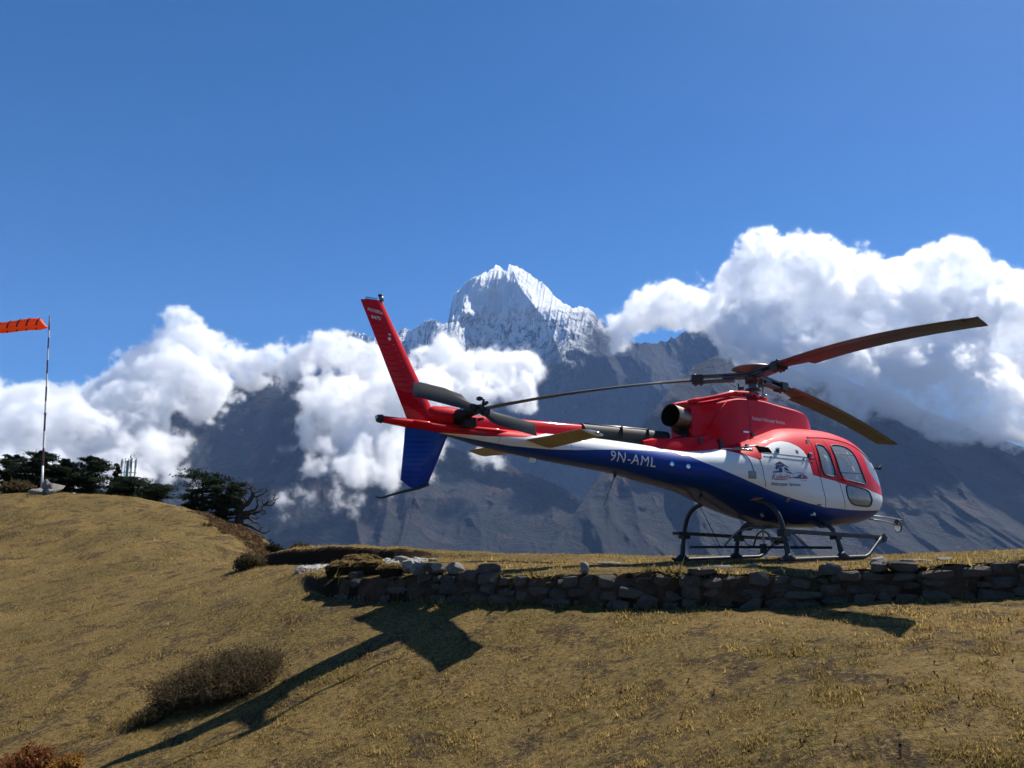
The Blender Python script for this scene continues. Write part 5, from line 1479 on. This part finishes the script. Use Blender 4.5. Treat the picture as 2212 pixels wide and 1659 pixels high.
# ------------------------------------------------------------------ trees
M_BARK = principled('bark', (0.028, 0.022, 0.018), 0.9, noise=(8, 0.4), bump=(20, 0.5, 0.03))
M_NEEDLE = tint_mat('needles', trans=0.25)
def conifer(px, D, top_py, half_px, label, seed, style='dense', group='conifers on the knoll', lean=0.0, bare=0.12):
    rnd = random.Random(seed); rg = np.random.default_rng(seed)
    base = ground_pt(px, D=D); base.z -= 0.15
    H = at(px, top_py, D).z - base.z
    R = half_px * D / 1737.0
    root = empty('conifer', base)
    tag(root, label, 'tree', group)
    bend = [Vector((lean * t * H + .05 * math.sin(3 * t + seed), .04 * math.sin(5 * t + seed), H * t)) for t in np.linspace(0, .97, 9)]
    tk = MB().tube(bend, [max(.02, .055 * H * (1 - t) ** .8 * .55 + .015) for t in np.linspace(0, .97, 9)], 8)
    tk.build('trunk', M_BARK, root, True)
    br = MB(); T = []; C = []
    nb = 56 if style == 'dense' else 44
    for i in range(nb):
        t = bare + (0.97 - bare) * (i + rnd.random()) / nb
        if style == 'dense': prof = (0.55 + 0.45 * math.sin(math.pi * min(1, (1 - t) * 1.25 + .05)) ) * (1.0 if t < .8 else (1.05 - t) / .25 + .05)
        elif style == 'cone': prof = 1.08 - t
        else: prof = .62 + .38 * t if t < .86 else .62 + .38 * (1 - t) / .14 * .9                       # flat topped fir
        ln = R * prof * rnd.uniform(.6, 1.08)
        a = rnd.uniform(0, 2 * math.pi)
        o = Vector((lean * t * H, 0, H * t))
        d = Vector((math.cos(a), math.sin(a), rnd.uniform(-.12, .22)))
        pts = [o, o + d * ln * .5 + Vector((0, 0, -.05 * ln)), o + d * ln + Vector((0, 0, rnd.uniform(.0, .14) * ln))]
        br.tube(pts, [.03 * H / 3.5, .018 * H / 3.5, .007], 5)
        # flat sprays of needles along the outer part of the bough
        lo = .1 if style == 'dense' else .38
        npad = 11 if style == 'dense' else 7
        for k in range(npad):
            s = lo + (1 - lo) * (k + rnd.random()) / npad
            c = o + d * ln * s + Vector((rnd.gauss(0, .06 * ln), rnd.gauss(0, .06 * ln), .05 * ln * s + rnd.uniform(-.03, .06)))
            pr = ln * rnd.uniform(.18, .32)
            m = 34
            off = rg.normal(0, 1, (m, 3)) * np.array([pr, pr, pr * .32]) * .62
            cen = np.array(c)[None] + off
            sz = rg.uniform(.035, .085, (m, 1)) * (H / 3.5) ** .5
            d1 = rg.normal(0, 1, (m, 3)) * np.array([1, 1, .45]); d1 /= np.linalg.norm(d1, axis=1, keepdims=True)
            d2 = rg.normal(0, 1, (m, 3)) * np.array([1, 1, .45]); d2 /= np.linalg.norm(d2, axis=1, keepdims=True)
            T.append(np.stack([cen - d1 * sz, cen + d1 * sz, cen + d2 * sz * 1.3], 1))
            base_c = np.array([.016, .026, .012]) if rnd.random() < .7 else np.array([.03, .042, .016])
            C.append(base_c[None] * rg.uniform(.6, 1.5, (m, 1)))
    br.build('branches', M_BARK, root, True)
    tri_mesh('crown', np.concatenate(T), np.concatenate(C), M_NEEDLE, root)
    return root
conifer(10, 38, 984, 44, 'dark conifer at the photo edge beneath the windsock', 1, 'dense')
conifer(62, 37, 974, 50, 'broad dark conifer directly behind the windsock pole', 2, 'dense')
conifer(118, 37.5, 992, 42, 'low conifer just past the windsock pole towards the peak', 3, 'dense')
conifer(176, 38, 988, 52, 'widest round topped conifer between windsock pole and mast', 4, 'dense')
conifer(236, 39, 1000, 28, 'small pointed conifer beside the telecom mast', 5, 'cone')
conifer(262, 36, 1030, 54, 'low bushy conifer in front of the telecom mast', 6, 'dense')
conifer(322, 35.5, 1046, 46, 'low dark conifer lying along the knoll past the mast', 7, 'dense')
conifer(430, 35.0, 1018, 62, 'tall flat topped fir with open boughs on the slope', 8, 'flat', bare=.22)
conifer(484, 34.5, 1042, 40, 'smaller fir between the flat topped fir and dead tree', 9, 'flat', bare=.15)

# dead tree: limbs drawn as they grow
def dead_tree():
    D0 = 34.5
    def q(x, y, dd=0.0): return at((600 + x / 3.687) * 2212 / 4096, (1800 + y / 3.687) * 2212 / 4096, D0 + dd)
    base = q(1320, 1120); base.z = min(base.z, gz(base.x, base.y)) - .05
    root = empty('dead_tree', base)
    tag(root, 'bare dead tree with crooked grey branches at the knoll edge', 'tree')
    limbs = [([(1315, 1120), (1318, 1000), (1312, 900), (1370, 835), (1455, 765), (1520, 650), (1515, 610), (1480, 560)], 0, .22, .03),
             ([(1300, 930), (1262, 850), (1250, 760), (1256, 660)], .4, .09, .015), ([(1345, 860), (1340, 760), (1330, 680), (1235, 630), (1222, 565), (1275, 512)], -.3, .08, .012),
             ([(1325, 960), (1440, 950), (1560, 930), (1650, 880), (1668, 790), (1662, 695)], .5, .11, .015), ([(1320, 930), (1470, 905), (1560, 870), (1592, 800), (1580, 715), (1560, 700)], -.4, .09, .013),
             ([(1670, 805), (1750, 768), (1810, 740), (1845, 680), (1838, 670)], .6, .05, .01), ([(1750, 768), (1730, 700), (1735, 660)], .6, .03, .008), ([(1675, 815), (1790, 812), (1850, 745), (1858, 720)], .4, .04, .009),
             ([(1335, 1010), (1450, 1000), (1520, 1060), (1600, 1085)], -.7, .08, .02), ([(1340, 1100), (1480, 1130), (1600, 1190), (1690, 1225), (1775, 1185)], -.6, .08, .015),
             ([(1500, 690), (1600, 670), (1690, 640), (1722, 600), (1722, 590)], .3, .05, .01), ([(1520, 640), (1600, 615), (1655, 575)], -.2, .035, .008), ([(1430, 790), (1380, 690), (1300, 650), (1260, 590)], .5, .05, .01),
             ([(1300, 960), (1200, 930), (1130, 900)], .5, .05, .01), ([(1302, 1000), (1200, 1000), (1120, 1010)], -.4, .05, .01), ([(1305, 860), (1210, 830), (1125, 800)], .3, .045, .01), ([(1400, 800), (1330, 740), (1240, 760), (1120, 745)], -.5, .04, .009),
             ([(1500, 1000), (1570, 1020), (1575, 960)], .2, .03, .008), ([(1600, 1190), (1645, 1160), (1655, 1110)], -.6, .03, .008), ([(1655, 890), (1700, 900), (1690, 950), (1640, 945)], .3, .03, .008), ([(1480, 560), (1440, 570), (1432, 585)], .0, .02, .006), ([(1490, 600), (1494, 545)], .0, .02, .006), ([(1515, 600), (1545, 580)], .1, .02, .006)]
    rnd = random.Random(4)
    for i, (pl, dd, r0, r1) in enumerate(limbs):
        pts = [q(x, y, dd * (k / max(1, len(pl) - 1))) - base for k, (x, y) in enumerate(pl)]
        if i == 0: pts[0].z = 0
        fine = arc(pts, 4 * len(pts))
        for k in range(1, len(fine) - 1): fine[k] = fine[k] + Vector((rnd.gauss(0, .012), rnd.gauss(0, .02), rnd.gauss(0, .012)))
        rad = [r0 + (r1 - r0) * (k / (len(fine) - 1)) ** .8 for k in range(len(fine))]
        mb = MB().tube(fine, rad, 7)
        for k in range(len(fine) // 2, len(fine), 2):                # twigs
            for _ in range(2 if i else 1):
                d = Vector((rnd.gauss(0, 1), rnd.gauss(0, 1), rnd.uniform(-.2, 1.2))).normalized() * rnd.uniform(.08, .26)
                mb.tube([fine[k], fine[k] + d * .6 + Vector((0, 0, .01)), fine[k] + d + Vector((0, 0, .06))], [.011, .008, .003], 4)
        mb.build('trunk' if i == 0 else 'branch', M_BARK, root, True)
dead_tree()
# bare snag above the conifers at the edge
def snag(px, py0, py1, D, label, seed):
    rnd = random.Random(seed)
    a = ground_pt(px, D=D); b = at(px, py1, D)
    root = empty('dead_tree', a); tag(root, label, 'tree')
    pts = [Vector((.1 * math.sin(3 * t), 0, (b.z - a.z) * t)) for t in np.linspace(-.03, 1, 8)]
    MB().tube(pts, [.07, .065, .06, .05, .04, .03, .02, .008], 6).build('trunk', M_BARK, root, True)
    for k in range(9):
        p = pts[5] + (pts[7] - pts[5]) * rnd.random(); d = Vector((rnd.uniform(-1.2, .3), rnd.uniform(-.4, .4), rnd.uniform(.0, .6)))
        MB().tube([p, p + d * .4, p + d * .55 + Vector((-.3 * rnd.random(), 0, .12)), p + d * .9], [.02, .015, .01, .004], 5).build('branch', M_BARK, root, True)
snag(52, 1010, 982, 37.5, 'leafless snag poking above the conifers by the windsock pole', 6)
snag(30, 1030, 998, 37.5, 'short leafless snag at the photo edge under the windsock', 9)

# telecom mast
mp = ground_pt(264, D=42.0)
mast = empty('telecom_mast', mp); tag(mast, 'small lattice telecom mast with green panel antenna among conifers', 'mast')
_mh = at(264, 990, 42.0).z - mp.z
for sx in (-.17, .17):
    for sy in (-.17, .17):
        MB().tube([(sx * 1.25, sy * 1.25, -.1), (sx, sy, _mh)], .022, 6).build('leg', M_GREY, mast)
for k in range(14):
    z0 = _mh * k / 14; z1 = _mh * (k + 1) / 14
    MB().tube([(-.18, -.18, z0), (.18, -.18, z1)], .012, 5).build('brace', M_GREY, mast)
    MB().tube([(.18, -.18, z0), (.18, .18, z1)], .012, 5).build('brace', M_GREY, mast)
M_GREEN = principled('green_panel', (.05, .30, .24), .5)
MB().box((-.02, -.22, _mh - .62), (.12, .06, .95)).build('panel_antenna', M_GREEN, mast)
for sx in (-.36, .36, .1):
    MB().box((sx, -.12, _mh - .3), (.11, .08, .42)).build('sector_antenna', M_PW, mast)
    MB().tube([(sx, -.12, _mh - .95), (sx, -.12, _mh - .02)], .02, 6).build('antenna_pipe', M_GREY, mast)
for z in (_mh - .2, _mh - .75): MB().tube([(-.42, -.1, z), (.42, -.1, z)], .02, 6).build('cross_bar', M_GREY, mast)
MB().tube([(0, 0, _mh), (0, 0, _mh + .16)], .03, 8).build('lightning_rod', M_GREY, mast)

# ------------------------------------------------------------------ shrubs
M_LEAF = tint_mat('shrub_leaves', trans=0.4)
def shrub_tris(c, rx, ry, h, stems, twigs, leaves, seed, cols, leafsize=.014, leafcols=None):
    rg = np.random.default_rng(seed)
    T, C = [], []
    ang = rg.uniform(0, 2 * np.pi, stems); rad = np.sqrt(rg.random(stems))
    bx, by = rx * rad * np.cos(ang), ry * rad * np.sin(ang)
    hh = h * (1 - .55 * rad ** 2) * rg.uniform(.55, 1.08, stems)
    lean = np.stack([np.cos(ang) * rad * .45 + rg.normal(0, .22, stems), np.sin(ang) * rad * .45 + rg.normal(0, .22, stems)], -1)
    P0 = np.stack([c[0] + bx * .55, c[1] + by * .55, gh_fast(c[0] + bx * .55, c[1] + by * .55) - .02], -1)
    P2 = np.stack([c[0] + bx + lean[:, 0] * .25 * h, c[1] + by + lean[:, 1] * .25 * h, gh_fast(c[0] + bx, c[1] + by) + hh], -1)
    P1 = (P0 + P2) / 2 + np.stack([bx * .15, by * .15, -hh * .08], -1)
    cols = np.array(cols); leafcols = np.array(leafcols if leafcols is not None else cols)
    def ribbon(A, B, w):
        d = B - A; s = np.cross(d, rg.normal(0, 1, d.shape)); s /= (np.linalg.norm(s, axis=1, keepdims=True) + 1e-9)
        T.append(np.stack([A - s * w, A + s * w, B], 1)); C.append(cols[rg.integers(0, len(cols), len(A))] * rg.uniform(.6, 1.4, (len(A), 1)))
    k = max(1.0, np.linalg.norm(c[:2]) / 9.0)
    ribbon(P0, P1 + (P2 - P1) * .1, .005 * k); ribbon(P1, P2, .004 * k)
    for j in range(twigs):
        t = rg.uniform(.25, 1.0, (stems, 1)); A = P0 + (P1 - P0) * np.minimum(1, 2 * t) + (P2 - P1) * np.maximum(0, 2 * t - 1)
        B = A + rg.normal(0, 1, (stems, 3)) * np.array([.16, .16, .12]) * h + np.array([0, 0, .1 * h])
        ribbon(A, B, .003 * k)
        for l in range(leaves):
            s = rg.uniform(.2, 1.0, (stems, 1)); L = A + (B - A) * s
            d1 = rg.normal(0, 1, (stems, 3)) * leafsize * k; d2 = rg.normal(0, 1, (stems, 3)) * leafsize * k
            T.append(np.stack([L, L + d1, L + d2], 1)); C.append(leafcols[rg.integers(0, len(leafcols), stems)] * rg.uniform(.5, 1.5, (stems, 1)))
    return np.concatenate(T), np.concatenate(C)
def shrub(px, D, rx, ry, h, label, stems, twigs, leaves, seed, cols, leafsize=.014, leafcols=None, name='shrub', group=None, cat='shrub'):
    p = ground_pt(px, D=D)
    T, C = shrub_tris((p.x, p.y), rx, ry, h, stems, twigs, leaves, seed, cols, leafsize, leafcols)
    T[..., 0] -= p.x; T[..., 1] -= p.y; T[..., 2] -= p.z
    o = tri_mesh(name, T, C, M_LEAF); o.location = p
    return tag(o, label, cat, group)
_brown = [(.095, .066, .038), (.115, .078, .042), (.085, .066, .042), (.135, .09, .046)]
_lf = [(.085, .058, .028), (.11, .072, .03), (.07, .056, .026), (.085, .076, .026), (.14, .092, .036)]
shrub(490, 9.1, .66, .45, .43, 'large leafless brown shrub beside the tail shadow', 1300, 6, 2, 11, _brown, .011, _lf)
shrub(345, 8.7, .16, .16, .16, 'low brown fringe of twigs at the foot of the large shrub', 120, 5, 3, 12, _brown, .012, _lf)
shrub(540, 16.6, .26, .2, .36, 'small round brown shrub on the open slope below the firs', 260, 5, 3, 13, _brown, .010, _lf)
_rust = [(.16, .045, .016), (.22, .06, .018), (.12, .035, .014)]
_rl = [(.22, .06, .02), (.16, .05, .02), (.24, .12, .035), (.12, .06, .025)]
shrub(36, 7.75, .42, .32, .2, 'rust red fern clump in the near grass corner', 95, 4, 2, 14, _rust, .020, _rl)
shrub(110, 7.9, .2, .18, .26, 'upright rust red fern beside the larger fern clump', 120, 5, 3, 15, _rust, .018, _rl)
shrub(185, 7.9, .14, .14, .12, 'small yellowing fern furthest from the fern clump', 70, 4, 3, 16, _rust, .016, [(.34, .2, .04), (.25, .1, .02)])
shrub(594, 24.5, .22, .2, .34, 'dark round bush below the dead tree', 160, 5, 3, 17, [(.02, .022, .018)], .012, [(.02, .025, .016), (.03, .03, .018)])
shrub(636, 22.0, .4, .25, .22, 'low russet bush on the skyline at the end of the knoll', 200, 5, 3, 18, _brown, .012, _lf)
shrub(20, 33, .6, .4, .5, 'brown bush at the photo edge below the conifers', 240, 5, 3, 19, _brown, .012, _lf)
# heath and dry weeds too many to count
def scatter_heath():
    rnd = random.Random(8); Ts, Cs = [], []
    spots = []
    for k in range(70):
        t = rnd.random(); px = 430 + 190 * t; D = 28.5 - 6 * t + rnd.gauss(0, .7); spots.append((px, D, rnd.uniform(.2, .5), rnd.uniform(.04, .1)))
    for i, (px, D, r, h) in enumerate(spots):
        p = at(px, 1150, D)
        T, C = shrub_tris((p.x, p.y), r, r, h, 45, 3, 2, 100 + i, [(.14, .085, .045), (.1, .06, .035)], .012, [(.15, .085, .04), (.11, .065, .03), (.18, .11, .05)]); Ts.append(T); Cs.append(C)
    return tri_mesh('undergrowth', np.concatenate(Ts), np.concatenate(Cs), M_LEAF)
tag(scatter_heath(), 'low brown heath over the knoll and its edge', 'heath', kind='stuff')
def scatter_leaves():
    rg = np.random.default_rng(77); n = 260
    u = rg.uniform(-.2, .66, n); D = rg.uniform(4.8, 8.2, n); x, y = u * D, D
    z = gh_fast(x, y)
    a = rg.uniform(0, 6.28, n); L = rg.uniform(.02, .05, n); w = L * .35
    up = np.stack([np.cos(a) * .5, np.sin(a) * .5, rg.uniform(.3, 1.1, n)], -1); side = np.stack([-np.sin(a), np.cos(a), 0 * a], -1)
    P = np.stack([x, y, z], -1)
    T = np.concatenate([np.stack([P - side * w[:, None] * .3, P + side * w[:, None] * .3, P + up * L[:, None] * .6 + side * w[:, None]], 1), np.stack([P + up * L[:, None] * .6 + side * w[:, None], P - side * w[:, None] * .3, P + up * L[:, None]], 1)])
    C = np.array([.10, .045, .022])[None] * rg.uniform(.5, 1.6, (2 * n, 1))
    return tri_mesh('leaves', T, C, M_LEAF)
tag(scatter_leaves(), 'curled brown dead leaves strewn over the near grass', 'leaves', kind='stuff')
